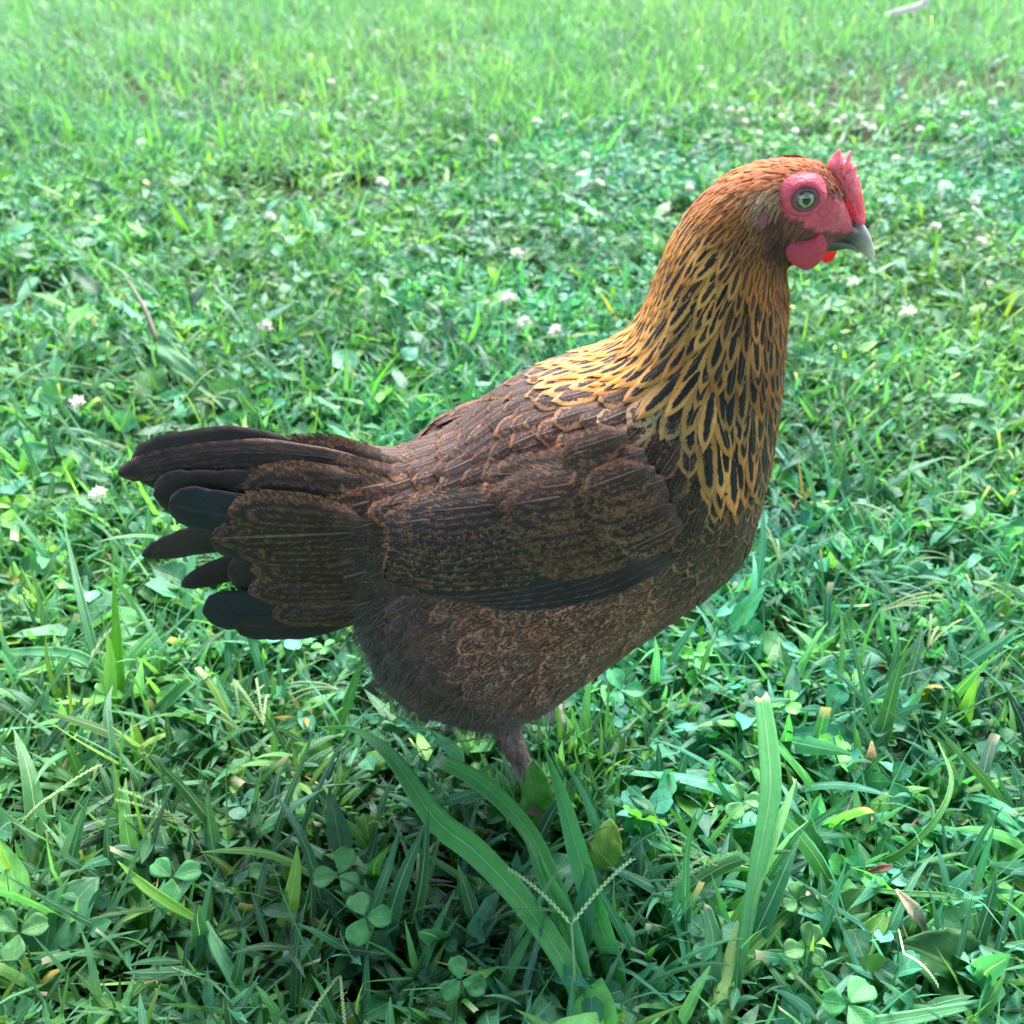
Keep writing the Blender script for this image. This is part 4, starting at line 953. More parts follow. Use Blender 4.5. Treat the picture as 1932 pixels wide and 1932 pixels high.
# ---- feather field: u, v, dx, dy, L, W(half), pointy, p1, mottle, A, B, spacing, lift  (mm)
GOLD = (.66, .29, .055); TAN = (.40, .205, .06); ORG = (.42, .17, .045); COP = (.52, .145, .032); BLK = (.010, .011, .014)
DKB = (.030, .019, .017); RUST = (.26, .105, .045); LT = (.20, .125, .070); GRB = (.060, .038, .029)
CTRL = [
 (1560, 312, -.7, -.7, 7, 1.3, .7, .5, .2, (.26, .08, .025), COP, 1.9, .8), (1520, 296, -1, -.1, 8, 1.4, .7, .5, .2, COP, (.50, .18, .05), 2.0, .8), (1460, 300, -1, .05, 9, 1.5, .7, .5, .2, COP, (.50, .18, .05), 2.2, .9),
 (1500, 325, -1, .0, 8, 1.4, .7, .5, .2, (.26, .08, .025), COP, 2.0, .8), (1565, 345, -.5, -.9, 6, 1.1, .7, .5, .2, (.16, .05, .02), (.30, .09, .03), 1.9, .7), (1580, 360, -.2, -1, 6, 1.0, .7, .5, .2, (.16, .05, .02), (.30, .09, .03), 1.9, .7),
 (1400, 320, -.9, .35, 11, 1.7, .7, .5, .1, COP, (.50, .19, .05), 2.6, 1), (1440, 350, -.9, .3, 9, 1.5, .7, .5, .1, (.30, .10, .03), COP, 2.3, 1), (1350, 360, -.75, .65, 14, 2.0, .8, .30, .1, (.14, .05, .02), (.52, .22, .06), 3.0, 1),
 (1400, 390, -.7, .7, 14, 2.0, .8, .30, .1, (.14, .05, .02), (.48, .19, .05), 3.0, 1), (1453, 388, -.3, .9, 7, .8, .8, .6, .2, (.26, .14, .085), (.36, .22, .13), 1.2, 1.6), (1448, 372, -.6, .5, 6, .9, .8, .6, .2, (.46, .32, .20), (.58, .42, .27), 1.2, 1.8),
 (1460, 412, -.4, .9, 5, .6, .8, .6, .2, (.09, .035, .028), (.14, .06, .04), 1.6, .5), (1425, 440, -.5, .85, 10, 1.5, .7, .5, .1, (.10, .04, .02), (.34, .14, .05), 2.5, .8),
 (1475, 462, -.4, .9, 7, .8, .8, .6, .2, (.06, .026, .02), (.12, .045, .028), 1.7, .6), (1495, 500, -.3, .95, 9, 1.4, .7, .6, .2, (.10, .035, .02), (.24, .08, .035), 2.3, .8), (1480, 535, -.1, 1, 12, 2, .7, .5, .2, (.20, .065, .025), (.44, .15, .045), 3, 1),
 (1440, 510, -.25, .97, 16, 2.2, .8, .35, .1, (.16, .06, .025), (.44, .16, .05), 3.2, 1), (1500, 560, 0, 1, 14, 2.2, .8, .45, .2, (.16, .06, .025), (.44, .16, .05), 3.2, 1),
 (1300, 420, -.55, .83, 20, 3.4, 0.68, 0.34, .05, BLK, GOLD, 5.2, 1.2),
 (1350, 450, -.5, .87, 20, 3.4, 0.68, 0.37, .05, BLK, (.50, .24, .06), 5.2, 1.2),
 (1255, 490, -.45, .9, 26, 4.2, 0.68, 0.37, .05, BLK, GOLD, 6.1, 1.4),
 (1310, 530, -.5, .87, 28, 4.4, 0.68, 0.43, .05, BLK, (.48, .24, .06), 6.6, 1.4),
 (1390, 520, -.35, .93, 22, 3.6, 0.68, 0.43, .05, BLK, TAN, 5.8, 1.2),
 (1440, 590, -.1, 1, 24, 3.8, 0.68, 0.49, .05, BLK, (.36, .15, .05), 6.1, 1.2),
 (1225, 575, -.6, .8, 34, 4.9, 0.68, 0.41, .05, BLK, (.68, .33, .07), 7.2, 1.6),
 (1290, 620, -.6, .8, 34, 5.2, 0.68, 0.46, .05, BLK, (.50, .26, .065), 7.5, 1.6),
 (1370, 620, -.4, .9, 28, 4.7, 0.68, 0.49, .05, BLK, TAN, 6.9, 1.4),
 (1160, 640, -.9, .45, 38, 4.9, 0.68, 0.39, .05, BLK, (.68, .33, .07), 7.2, 1.6),
 (1220, 665, -.85, .55, 40, 5.5, 0.68, 0.41, .05, BLK, (.70, .33, .065), 7.7, 1.8),
 (1300, 690, -.7, .7, 34, 5.2, 0.68, 0.46, .05, BLK, (.44, .24, .075), 7.5, 1.6),
 (1130, 690, -.93, .36, 34, 5.2, 0.64, 0.46, .1, BLK, (.58, .32, .10), 7.5, 1.8),
 (1380, 710, -.15, 1, 30, 4.9, 0.68, 0.53, .05, BLK, (.34, .19, .07), 7.2, 1.4),
 (1450, 680, -.05, 1, 28, 4.2, 0.68, 0.53, .05, BLK, (.34, .14, .045), 6.6, 1.2),
 (1340, 770, .0, 1, 38, 5.5, 0.64, 0.47, .05, BLK, (.50, .27, .08), 7.7, 1.8),
 (1390, 800, .1, 1, 40, 6.0, 0.64, 0.51, .05, BLK, (.52, .24, .07), 8.0, 1.8),
 (1440, 780, 0, 1, 32, 5.2, 0.64, 0.56, .05, BLK, (.36, .19, .07), 7.2, 1.4),
 (1480, 700, .0, 1, 26, 4.4, 0.64, 0.51, .2, (.03, .02, .016), (.30, .15, .06), 6.6, 1.2),
 (1365, 850, .05, 1, 34, 5.7, 0.60, 0.51, .05, BLK, (.48, .22, .07), 8.0, 1.6),
 (1460, 860, -.05, 1, 26, 6.5, 0.48, 0.61, .4, BLK, (.30, .17, .07), 8.3, 1.4),
 (1255, 745, -.4, .85, 26, 7.8, 0.32, 0.56, .5, (.03, .02, .018), (.40, .28, .15), 9.0, 1.8),
 (1300, 760, -.2, .95, 26, 6.5, 0.48, 0.51, .4, BLK, (.38, .25, .12), 8.3, 1.8),
 (1190, 730, -.8, .5, 24, 9.1, 0.24, 0.61, .4, DKB, (.34, .22, .11), 9.7, 1.6),
 # back, saddle
 (1080, 665, -.95, .3, 22, 7.5, .1, .68, .35, (.035, .022, .02), (.34, .21, .10), 8, 1.4), (1000, 700, -.93, .4, 24, 8, .05, .70, .35, (.035, .022, .02), (.30, .18, .085), 8.5, 1.4), (1100, 730, -.9, .35, 24, 8, .05, .68, .4, DKB, (.34, .22, .11), 8.5, 1.6),
 (1010, 770, -.9, .4, 25, 8.5, .05, .72, .5, DKB, (.24, .13, .06), 9, 1.6), (930, 760, -.9, .45, 25, 8.5, .05, .74, .5, DKB, (.22, .11, .055), 9, 1.4), (880, 810, -.9, .4, 26, 9, .05, .76, .6, DKB, (.20, .105, .05), 9.5, 1.4),
 (1160, 790, -.8, .5, 24, 9, .05, .72, .55, DKB, (.26, .16, .09), 9, 1.8), (1080, 820, -.88, .4, 25, 9, .05, .74, .6, DKB, RUST, 9, 1.6),
 (800, 860, -.95, .3, 30, 9.5, .05, .78, .7, DKB, (.19, .10, .048), 10, 1.5), (720, 870, -.97, .2, 34, 10, .05, .80, .7, (.034, .022, .018), (.18, .095, .045), 10.5, 1.5), (620, 880, -1, .1, 36, 11, .05, .80, .7, (.034, .022, .018), (.19, .10, .045), 11, 1.6),
 (700, 990, -.97, .2, 34, 11, .05, .82, .65, (.026, .018, .017), (.13, .072, .036), 11, 1.5), (600, 1000, -1, .05, 36, 11, .05, .82, .6, (.022, .017, .018), (.11, .06, .034), 11, 1.5), (640, 1110, -1, .15, 34, 11, .05, .84, .6, (.02, .015, .016), (.11, .055, .03), 11, 1.5),
 # wing coverts
 (1280, 850, -.45, .85, 22, 8, .05, .70, .6, DKB, (.19, .11, .06), 8.5, 1.5), (1200, 870, -.75, .6, 24, 9, .05, .72, .65, DKB, RUST, 9, 1.7), (1110, 890, -.85, .5, 26, 10, .05, .74, .7, DKB, RUST, 9.5, 1.8),
 (1000, 880, -.92, .35, 28, 10.5, .05, .76, .7, DKB, (.21, .115, .055), 10, 1.8), (900, 900, -.95, .28, 30, 10.5, .05, .76, .7, (.026, .019, .018), (.19, .10, .05), 10.5, 1.6), (1310, 950, -.55, .83, 22, 8, .05, .70, .6, (.024, .017, .016), (.15, .10, .055), 8.5, 1.4),
 (1230, 970, -.8, .6, 24, 9, .05, .72, .65, (.026, .018, .017), (.16, .09, .05), 9, 1.6), (1120, 990, -.9, .35, 26, 9.5, .05, .74, .7, (.024, .018, .018), (.15, .09, .05), 9.5, 1.6), (1360, 930, -.3, .95, 22, 7.5, .1, .66, .6, (.024, .017, .016), (.20, .12, .055), 8, 1.4),
 # breast, belly, thigh, rear
 (1450, 930, -.15, 1, 20, 6.5, .2, .66, .6, (.030, .02, .018), (.26, .15, .07), 7, 1.2), (1400, 1000, -.4, .9, 20, 7, .15, .68, .6, (.036, .025, .022), (.24, .14, .07), 7.5, 1.2), (1340, 1060, -.75, .65, 22, 7, .2, .68, .6, (.04, .028, .024), (.24, .145, .075), 7.5, 1.2),
 (1250, 1120, -.85, .5, 24, 6.5, .3, .66, .7, GRB, (0.390, 0.227, 0.117), 7, 1.4), (1150, 1170, -.85, .5, 26, 6.5, .35, .64, .75, GRB, (0.403, 0.240, 0.130), 7, 1.6), (1050, 1180, -.85, .55, 26, 6.5, .35, .64, .75, GRB, (0.390, 0.234, 0.130), 7, 1.6),
 (940, 1190, -.8, .6, 26, 7, .35, .66, .75, GRB, (0.338, 0.202, 0.111), 7, 1.7), (850, 1180, -.75, .65, 24, 7, .3, .68, .7, (.045, .031, .027), (.18, .11, .066), 7, 1.6), (1080, 1260, -.8, .6, 24, 5.5, .45, .66, .7, (.05, .035, .03), (.34, .21, .125), 6.5, 1.8),
 (960, 1290, -.75, .65, 24, 5.5, .45, .68, .7, (.044, .031, .027), (.28, .175, .11), 6.5, 1.8), (850, 1280, -.7, .7, 24, 5.5, .45, .70, .7, (.038, .028, .026), (.13, .088, .058), 6.5, 1.8), (760, 1240, -.6, .8, 22, 5, .5, .72, .6, (.035, .028, .028), (.10, .078, .060), 6, 2.0),
 (720, 1180, -.7, .6, 24, 6, .4, .75, .5, (.020, .016, .017), (.07, .045, .03), 7, 1.6), (990, 1400, -.2, 1, 9, 2.0, .6, .5, .3, (.20, .15, .11), (.36, .30, .24), 2.6, .8), (930, 1340, -.5, .85, 20, 4.5, .5, .7, .6, (.04, .03, .026), (.13, .09, .06), 6, 1.8),
 (1380, 1080, -.8, .6, 18, 6, .2, .68, .6, (.04, .028, .024), (.22, .13, .065), 7, 1.0),
]
CT_pos = np.array([c[:2] for c in CTRL], float)
CT_dat = np.array([[c[2], c[3], c[4], c[5], c[6], c[7], c[8], *c[9], *c[10], c[11], c[12]] for c in CTRL], float)
def field(u, v):
    d2 = ((CT_pos-np.array([u, v]))**2).sum(1)+25
    # features are denser near the head: measure distance relative to each point's own scale
    w = 1/d2**1.9
    w /= w.sum(); return w@CT_dat
def feather_prof(t, pointy):
    a = np.clip(np.minimum(1, .25+t*2.6), 0, 1)
    rnd_ = np.sqrt(np.clip(1-np.clip((t-.66)/.34, 0, 1)**2, 0, 1))
    pnt = np.clip(1-np.clip((t-.42)/.58, 0, 1)**1.7, 0, 1)
    return a*(rnd_*(1-pointy)+pnt*pointy)
def lay_feather(acc, p, nrm, d3, L, W, pointy, p1, mott, cA, cB, lift, rows=7, cols=5, base=.0003, jit=.0, steer=True, curl=0.0, ragged=0.0):
    side0 = None; cen = []; nn = []; dd = []
    d = (d3-nrm*d3.dot(nrm))
    if d.length < 1e-5: return
    d.normalize(); q = p.copy(); n = nrm.copy(); step = L/(rows-1)
    for i in range(rows):
        cen.append(q.copy()); nn.append(n.copy()); dd.append(d.copy())
        q2 = q+d*step
        loc, n2, _, dist = bvh.find_nearest(q2)
        if loc is None: break
        if n2.dot(n) < .3: n2 = n
        if (loc-q).length > step*.55: q = loc
        else: q = q2
        n = (n*.4+n2*.6).normalized()
        d = d-n*d.dot(n); d.normalize()
    k = len(cen); t = np.linspace(0, 1, k)
    C = np.array([tuple(c) for c in cen]); Nn = np.array([tuple(c) for c in nn]); D = np.array([tuple(c) for c in dd])
    Sd = np.cross(D, Nn)
    pr = feather_prof(t, pointy)*W
    us = np.linspace(-1, 1, cols)
    lf = base+lift*t**1.2+jit
    rg = 0
    if ragged: rg = rng.normal(0, ragged, (k, cols))*L
    V = C[:, None]+Sd[:, None]*(us[None, :, None]*pr[:, None, None])+Nn[:, None]*(lf[:, None]-(us[None]**2)*W*.22*(1-.3*t[:, None]))[..., None]
    if curl: V = V+Nn[:, None]*(curl*t[:, None]**2)[..., None]
    V = V+D[:, None]*(np.asarray(rg)*t[:, None]**2)[..., None] if ragged else V
    # barbs sweep: the tip edges trail behind the shaft
    uv = np.stack(np.broadcast_arrays((us*.5+.5)[None], t[:, None]), -1)
    acc.add(V, grid_faces(k, cols), uv, cA=np.array(cA), cB=np.array(cB), prm=np.array((p1, mott, rng.random())))
# sample points over the skin
tri_area = []; me = body_me
npoly = len(me.polygons); area = np.empty(npoly, np.float32); me.polygons.foreach_get('area', area)
cent = np.empty(npoly*3, np.float32); me.polygons.foreach_get('center', cent); cent = cent.reshape(-1, 3)
nrms = np.empty(npoly*3, np.float32); me.polygons.foreach_get('normal', nrms); nrms = nrms.reshape(-1, 3)
# head and neck need denser candidates
headm = np.exp(-((cent[:, 0]-P(1470, 400).x)**2+(cent[:, 2]-P(1470, 400).z)**2)/.06**2)*4+1
cand = rng.choice(npoly, 60000, p=(area*headm)/(area*headm).sum())
parts = {'neck_hackle': Acc(), 'plumage': Acc(), 'head_feathers': Acc(), 'belly_fluff': Acc()}
grid = {}; CS = .012
def region(u, v):
    if u > 1330 and v < 560 and (u > 1400 or v < 420): return 'head_feathers'
    if v < 640 and u > 1150: return 'neck_hackle'
    if u > 1300 and v < 900: return 'neck_hackle'
    if u > 1090 and v < 720: return 'neck_hackle'
    return 'plumage'
nfe = 0
def reg_h(u, v): return region(u, v) == 'neck_hackle' and v > 400
for ci in cand:
    c = cent[ci]+rng.normal(0, .0006, 3); n = Vector(nrms[ci])
    if c[2] < .064: continue
    u, v = appu(c)
    if inpoly(u, v, FACE):
        if not (v > 415 and u < 1520) or rng.random() > .5: continue
    f = field(u, v)
    if 700 < u < 810 and 980 < v < 1125: f = f.copy(); f[2] *= .5; f[3] *= .7; f[14] *= .35; f[13] *= .6
    sp = f[13]*.001*(.76 if (f[4] > .45 and reg_h(u, v)) else 1)
    key = (int(c[0]//CS), int(c[1]//CS), int(c[2]//CS)); ok = True
    for ax in (-1, 0, 1):
        for ay in (-1, 0, 1):
            for az in (-1, 0, 1):
                for q in grid.get((key[0]+ax, key[1]+ay, key[2]+az), ()):
                    if (q[0]-c[0])**2+(q[1]-c[1])**2+(q[2]-c[2])**2 < sp*sp: ok = False; break
                if not ok: break
            if not ok: break
        if not ok: break
    if not ok: continue
    grid.setdefault(key, []).append(c)
    j = rng.normal(0, .10); dx, dy = f[0]*math.cos(j)-f[1]*math.sin(j), f[0]*math.sin(j)+f[1]*math.cos(j)
    d3 = Vector((dx, 0, -dy))
    sc = rng.uniform(.85, 1.18); L = f[2]*.001*sc; W = f[3]*.001*rng.uniform(.85, 1.15)
    lift = f[14]*.001*rng.uniform(.7, 1.3)
    if reg_h(u, v) and f[4] > .45: f = f.copy(); f[5] *= .82; f[3] *= .78; f[13] *= .86
    bel = v > 1085 and u > 690
    if bel: f = f.copy(); f[6] = min(1.1, f[6]*1.35); f[3] *= .85; f[5] += .06; f[7:10] *= (1.12, .98, 1.08); f[10:13] *= (1.12, .92, 1.12)
    kb = rng.uniform(.7, 1.35); kc = rng.uniform(.75, 1.3)
    reg = region(u, v); small = f[2] < 16
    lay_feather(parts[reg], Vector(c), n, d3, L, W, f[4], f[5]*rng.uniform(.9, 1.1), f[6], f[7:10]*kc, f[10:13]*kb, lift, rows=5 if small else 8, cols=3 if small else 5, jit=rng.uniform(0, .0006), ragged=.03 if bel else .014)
    nfe += 1
print('feathers', nfe)
# fluff and loose barbs along belly, rump and thigh
def hair(acc, p, n, d3, L, W, cA, lift, rows=5):
    d = d3-n*d3.dot(n)*.7; d.normalize(); pts = []
    for i in range(rows):
        t = i/(rows-1); pts.append(p+d*L*t+n*(lift*t)+Vector((0, 0, -.18*L*t*t)))
    C = np.array([tuple(q) for q in pts]); D = np.array(d); Sd = np.cross(D, np.array(n)); Sd /= np.linalg.norm(Sd)+1e-9
    t = np.linspace(0, 1, rows); w_ = W*(1-t)**.7+.00002
    V = np.stack([C-Sd*w_[:, None], C+Sd*w_[:, None]], 1)
    acc.add(V, grid_faces(rows, 2), np.stack(np.broadcast_arrays(np.array([.3, .3])[None], (.4+.5*t)[:, None]), -1), cA=np.array(cA), cB=np.array(cA), prm=np.array((.9, .1, rng.random())))
hc = rng.choice(npoly, 90000, p=area/area.sum())
for ci in hc:
    c = cent[ci]; n = Vector(nrms[ci]); u, v = appu(c)
    if c[2] < .046: continue
    f = field(u, v)
    if c[2] < .088 and v > 1345:
        hair(parts['belly_fluff'], Vector(c), n, Vector((rng.normal(.1, .2), rng.normal(0, .2), -1)), rng.uniform(.004, .010), .00020, np.array((.20, .15, .11) if c[2] > .070 else (.58, .50, .46))*rng.uniform(.7, 1.4), rng.uniform(.001, .0028)); continue
    belly = v > 1130 or (u < 800 and v > 1190)
    rump = 650 < u < 780 and v < 858
    thighlow = c[2] < .075
    if belly and rng.random() < (.20 if (u < 800 or v > 1310) else .06):
        rear = u < 800 or v > 1320
        col = np.array((.12, .09, .07) if not rear else (.10, .09, .08))*rng.uniform(.4, 1.5)
        hair(parts['belly_fluff'], Vector(c), n, Vector((f[0]+rng.normal(0, .25), rng.normal(0, .2), -f[1]+rng.normal(0, .25))), rng.uniform(.006, .012)*(1.2 if rear else 1), .00016, col, rng.uniform(.002, .007 if rear else .004))
    elif rump and rng.random() < .5:
        hair(parts['belly_fluff'], Vector(c), n, Vector((-.8+rng.normal(0, .3), rng.normal(0, .2), .5+rng.normal(0, .3))), rng.uniform(.007, .013), .00018, np.array((.30, .27, .22))*rng.uniform(.6, 1.3), rng.uniform(.003, .008))
    elif u > 1000 and v < 950 and rng.random() < .16 and not inpoly(u, v, FACE):
        hair(parts['neck_hackle'], Vector(c), n, Vector((f[0]+rng.normal(0, .15), 0, -f[1]+rng.normal(0, .15))), rng.uniform(.006, .012)*(f[2]/30+.3), .00013, f[10:13]*rng.uniform(.6, 1.3), rng.uniform(.001, .0025))
for nm, a in parts.items():
    if a.n: link(nm, a.mesh(nm), M_FEATHER, hen)

# ---- wing flight feathers, laid over the flank (both sides)
def surf(u, v, side):
    """skin point seen at (u, v) on the near flank, or its mirror"""
    o = Vector((0, 0, CAMH)); d = (P(u, v)-o).normalized()
    loc, n, _, _ = bvh.ray_cast(o, d)
    if loc is None:
        loc, n, _, _ = bvh.find_nearest(P(u, v, Y0-.06))
    loc = loc.copy(); n = n.copy()
    if loc.y > Y0-.046: loc = P(u, v, Y0-.046)
    if side > 0: loc.y = 2*Y0-loc.y; n.y = -n.y
    return loc, n
def flight(acc, root, tip, Wmm, A, B, p1, mott, off, side, rows=16, cols=7, bow=0.0, pointy=.15, tiplift=.002, sidew=1.0):
    us = np.linspace(-1, 1, cols); C = []; Nn = []
    for i in range(rows):
        t = i/(rows-1); u = root[0]+(tip[0]-root[0])*t; v = root[1]+(tip[1]-root[1])*t+bow*math.sin(math.pi*t)
        l, n = surf(u, v, side); C.append(tuple(l)); Nn.append(tuple(n))
    for i in range(rows//2, rows):       # the wing tip holds its line instead of dipping into the rump
        lim = abs(C[rows//2][1]-Y0)-.012*(i-rows//2)/(rows/2)
        if abs(C[i][1]-Y0) < lim:
            t = i/(rows-1); q = P(root[0]+(tip[0]-root[0])*t, root[1]+(tip[1]-root[1])*t+bow*math.sin(math.pi*t), Y0-lim)
            C[i] = (q.x, Y0+side*lim, q.z)
    C = np.array(C); Nn = np.array(Nn); tq = np.linspace(0, 1, rows)
    for j in range(3): C[:, j] = np.polyval(np.polyfit(tq, C[:, j], 2), tq)
    m = Nn.mean(0); Nn = Nn*.15+m*.40+np.array([0, side*.8, .6])*.45; Nn /= np.linalg.norm(Nn, axis=1, keepdims=True)
    D = np.gradient(C, axis=0); D /= np.linalg.norm(D, axis=1, keepdims=True)
    Sd = np.cross(D, Nn); t = np.linspace(0, 1, rows); pr = feather_prof(t, pointy)*Wmm*.001
    V = C[:, None]+Sd[:, None]*(us[None, :, None]*pr[:, None, None])+Nn[:, None]*((off+tiplift*t)[:, None]-(us[None]**2)*Wmm*.001*.12)[..., None]
    if side > 0: V[..., 1] = Y0+(V[..., 1]-Y0)*(.84-.34*t[:, None]); V[..., 2] -= .016+.014*t[:, None]
    uv = np.stack(np.broadcast_arrays((us*.5+.5)[None], t[:, None]), -1)
    acc.add(V, grid_faces(rows, cols), uv, cA=np.array(A), cB=np.array(B), prm=np.array((p1, mott, rng.random())))
NAVY = (.020, .016, .019); SPK = (.20, .11, .055)
for side in (-1, 1):
    wing = Acc()
    # primaries: dark lower edge
    for k in range(5):
        flight(wing, (1275-k*14, 1052-k*6), (870-k*26, 1130-k*5), 7.5, NAVY, (.075, .058, .05), .86, .22, .0022+.0004*k, side, bow=26-k*3)
    # secondaries: dark with rows of rust specks
    nS = 10
    for k in range(nS):
        f = k/(nS-1)
        flight(wing, (1180-60*f, 1035-105*f), (722-8*f, 1092-112*f+0*k), 11.5, (.015, .016, .018), SPK, .93, .38+.30*f, .0030+.00025*k, side, bow=18-14*f, tiplift=.0005)
    for k in range(11):
        f = k/10
        flight(wing, (1215-60*f+rng.normal(0, 6), 1018-140*f), (985-70*f+rng.normal(0, 16), 1070-155*f+rng.normal(0, 5)), 11, DKB, (.15, .085, .045), .80, .75, .0058+.0002*k, side, rows=9, cols=7, pointy=.05, tiplift=.0012)
    for k in range(26):
        f = rng.random(); g = rng.random()
        flight(wing, (1300-90*f-g*40+rng.normal(0, 8), 990-150*f-g*20), (1175-80*f-g*50+rng.normal(0, 9), 1045-165*f-g*20), 9, DKB, (.17, .095, .05), .74, .75, .0068+.0001*k, side, rows=8, cols=5, pointy=.05, tiplift=.0012)
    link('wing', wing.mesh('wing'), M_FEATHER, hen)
# ---- tail: each big feather its own part
def tail_prof(t, pointy):
    a = np.clip(.15+t*1.6, 0, 1); k = .86-.35*pointy*2
    return a*np.sqrt(np.clip(1-np.clip((t-k)/(1-k), 0, 1)**2.2, 0, 1))
def tail_feather(root, tip, Wmm, y0, y1, A, B, p1, mott, bow=0.0, twist=0.0, pointy=.02, rows=22, cols=9):
    a = Acc(); t = 1-(1-np.linspace(0, 1, rows))**1.9; us = np.linspace(-1, 1, cols)
    yv = -min(.024, max(.004, ((root[1]+tip[1])/2-835)*.00031/1.3-Wmm*.0004)); 
    if y0 < 0: y1 = yv+(y1-y0); y0 = yv
    elif root[1] < 1000: y0, y1 = y0*.3, y1*.3
    C = np.array([tuple(P(root[0]+(tip[0]-root[0])*s, root[1]+(tip[1]-root[1])*s+bow*math.sin(math.pi*s), Y0+y0+(y1-y0)*s)) for s in t])
    D = np.gradient(C, axis=0); D /= np.linalg.norm(D, axis=1, keepdims=True)
    Nn = np.array([0, -math.cos(twist), math.sin(twist)]); Sd = np.cross(D, Nn); Sd /= np.linalg.norm(Sd, axis=1, keepdims=True)
    Nv = np.cross(Sd, D)
    pr = tail_prof(t, pointy)*Wmm*.001
    V = C[:, None]+Sd[:, None]*(us[None, :, None]*pr[:, None, None])-Nv[:, None]*((us[None]**2)*Wmm*.001*.16)[..., None]
    V = V+rng.normal(0, .00025, V.shape)*np.array([1, .3, 1])
    uv = np.stack(np.broadcast_arrays((us*.40+.5)[None], t[:, None]*.84), -1)
    a.add(V, grid_faces(rows, cols), uv, cA=np.array(A), cB=np.array(B), prm=np.array((p1, mott, rng.random())))
    o = link('tail_feather', a.mesh('tail_feather'), M_FEATHER, hen); thicken(o, .0003)
TD = (.026, .022, .021); TB = (.020, .016, .015)
# near fan (towards the camera, y offset negative)
tail_feather((660, 880), (250, 893), 16, -.020, -.020, TD, (.05, .035, .028), .92, .15, bow=-30, twist=.15)
tail_feather((650, 925), (290, 935), 15, -.016, -.016, TD, (.04, .03, .026), .94, .1, bow=5)
tail_feather((800, 905), (222, 893), 8, -.002, .002, TB, (.10, .055, .035), .8, .5, bow=-44, twist=.5)
tail_feather((660, 960), (318, 952), 14, -.022, -.026, (.018, .022, .027), (.04, .035, .03), .95, .05, bow=22)
tail_feather((680, 1020), (395, 1010), 14, -.018, -.018, TD, (.05, .035, .028), .9, .2, bow=15)
tail_feather((680, 1060), (268, 1050), 10, .004, .012, (.035, .025, .024), (.05, .035, .03), .95, .2, bow=-42, pointy=.25)
tail_feather((660, 1080), (342, 1108), 9, .002, .006, (.030, .021, .020), (.05, .035, .03), .95, .2, bow=-32, pointy=.25)
tail_feather((700, 1075), (430, 1075), 15, -.014, -.012, TD, (.045, .03, .026), .92, .15, bow=22)
tail_feather((720, 1120), (382, 1155), 14, -.020, -.024, (.018, .022, .026), (.04, .032, .028), .96, .05, bow=14)
tail_feather((730, 1150), (440, 1180), 11, -.016, -.020, TD, (.05, .035, .028), .94, .1, bow=14)
tail_feather((720, 960), (350, 985), 12, .010, .018, TD, (.05, .035, .028), .94, .1, bow=-10)
tail_feather((640, 930), (300, 930), 12, .008, .010, TD, (.05, .035, .028), .92, .15, bow=-20)
tail_feather((720, 1110), (450, 1130), 12, .014, .022, TD, (.05, .035, .028), .94, .1, bow=5)
# tail coverts: broad rounded brown feathers over the fan
tc = Acc()
def covert(root, tip, W, y, mott=.7, B=(.17, .09, .045), A=(.030, .021, .018), p1=.86):
    y = -.0035-min(.028, max(.004, ((root[1]+tip[1])/2-835)*.00031/1.3-W*.0004))
    rows, cols = 14, 9; t = 1-(1-np.linspace(0, 1, rows))**1.7; us = np.linspace(-1, 1, cols)
    for sgn in (-1, 1):
        C = np.array([tuple(P(root[0]+(tip[0]-root[0])*s, root[1]+(tip[1]-root[1])*s, Y0+y)) for s in t])
        D = np.gradient(C, axis=0); D /= np.linalg.norm(D, axis=1, keepdims=True)
        Sd = np.cross(D, np.array([0, -1., .15])); pr = np.clip(.35+t*1.6, 0, 1)*np.sqrt(np.clip(1-np.clip((t-.72)/.28, 0, 1)**2, 0, 1))*W*.001
        V = C[:, None]+Sd[:, None]*(us[None, :, None]*pr[:, None, None])
        V[..., 1] += (us[None]**2)*W*.001*.35+.004*(t[:, None]-.5)
        if sgn > 0: V[..., 1] = 2*Y0-V[..., 1]
        if sgn > 0: V[..., 2] -= .016
        tc.add(V, grid_faces(rows, cols), np.stack(np.broadcast_arrays((us*.46+.5)[None], t[:, None]*.92), -1), cA=np.array(A)*rng.uniform(.85, 1.15), cB=np.array(B), prm=np.array((p1, mott, rng.random())))
for (r_, t_, W, y) in [((760, 880), (360, 850), 8, -.017), ((770, 885), (400, 868), 12, -.022), ((680, 905), (395, 932), 13, 0), ((690, 985), (425, 972), 13, 0), ((700, 1040), (445, 1048), 12, 0), ((720, 1110), (465, 1122), 12, 0), ((740, 1140), (510, 1168), 11, 0), ((650, 890), (440, 905), 14, 0), ((640, 930), (455, 925), 13, -.026), ((720, 870), (505, 880), 15, -.030), ((740, 900), (482, 925), 16, -.034),
        ((720, 1000), (395, 1020), 13, -.027), ((740, 985), (520, 1010), 17, -.034), ((760, 940), (560, 960), 18, -.040), ((740, 1080), (470, 1080), 13, -.028), ((760, 1050), (560, 1075), 17, -.037), ((770, 1130), (560, 1160), 15, -.030), ((780, 1105), (600, 1130), 16, -.038)]:
    covert(r_, t_, W, y)
link('tail_coverts', tc.mesh('tail_coverts'), M_FEATHER, hen)

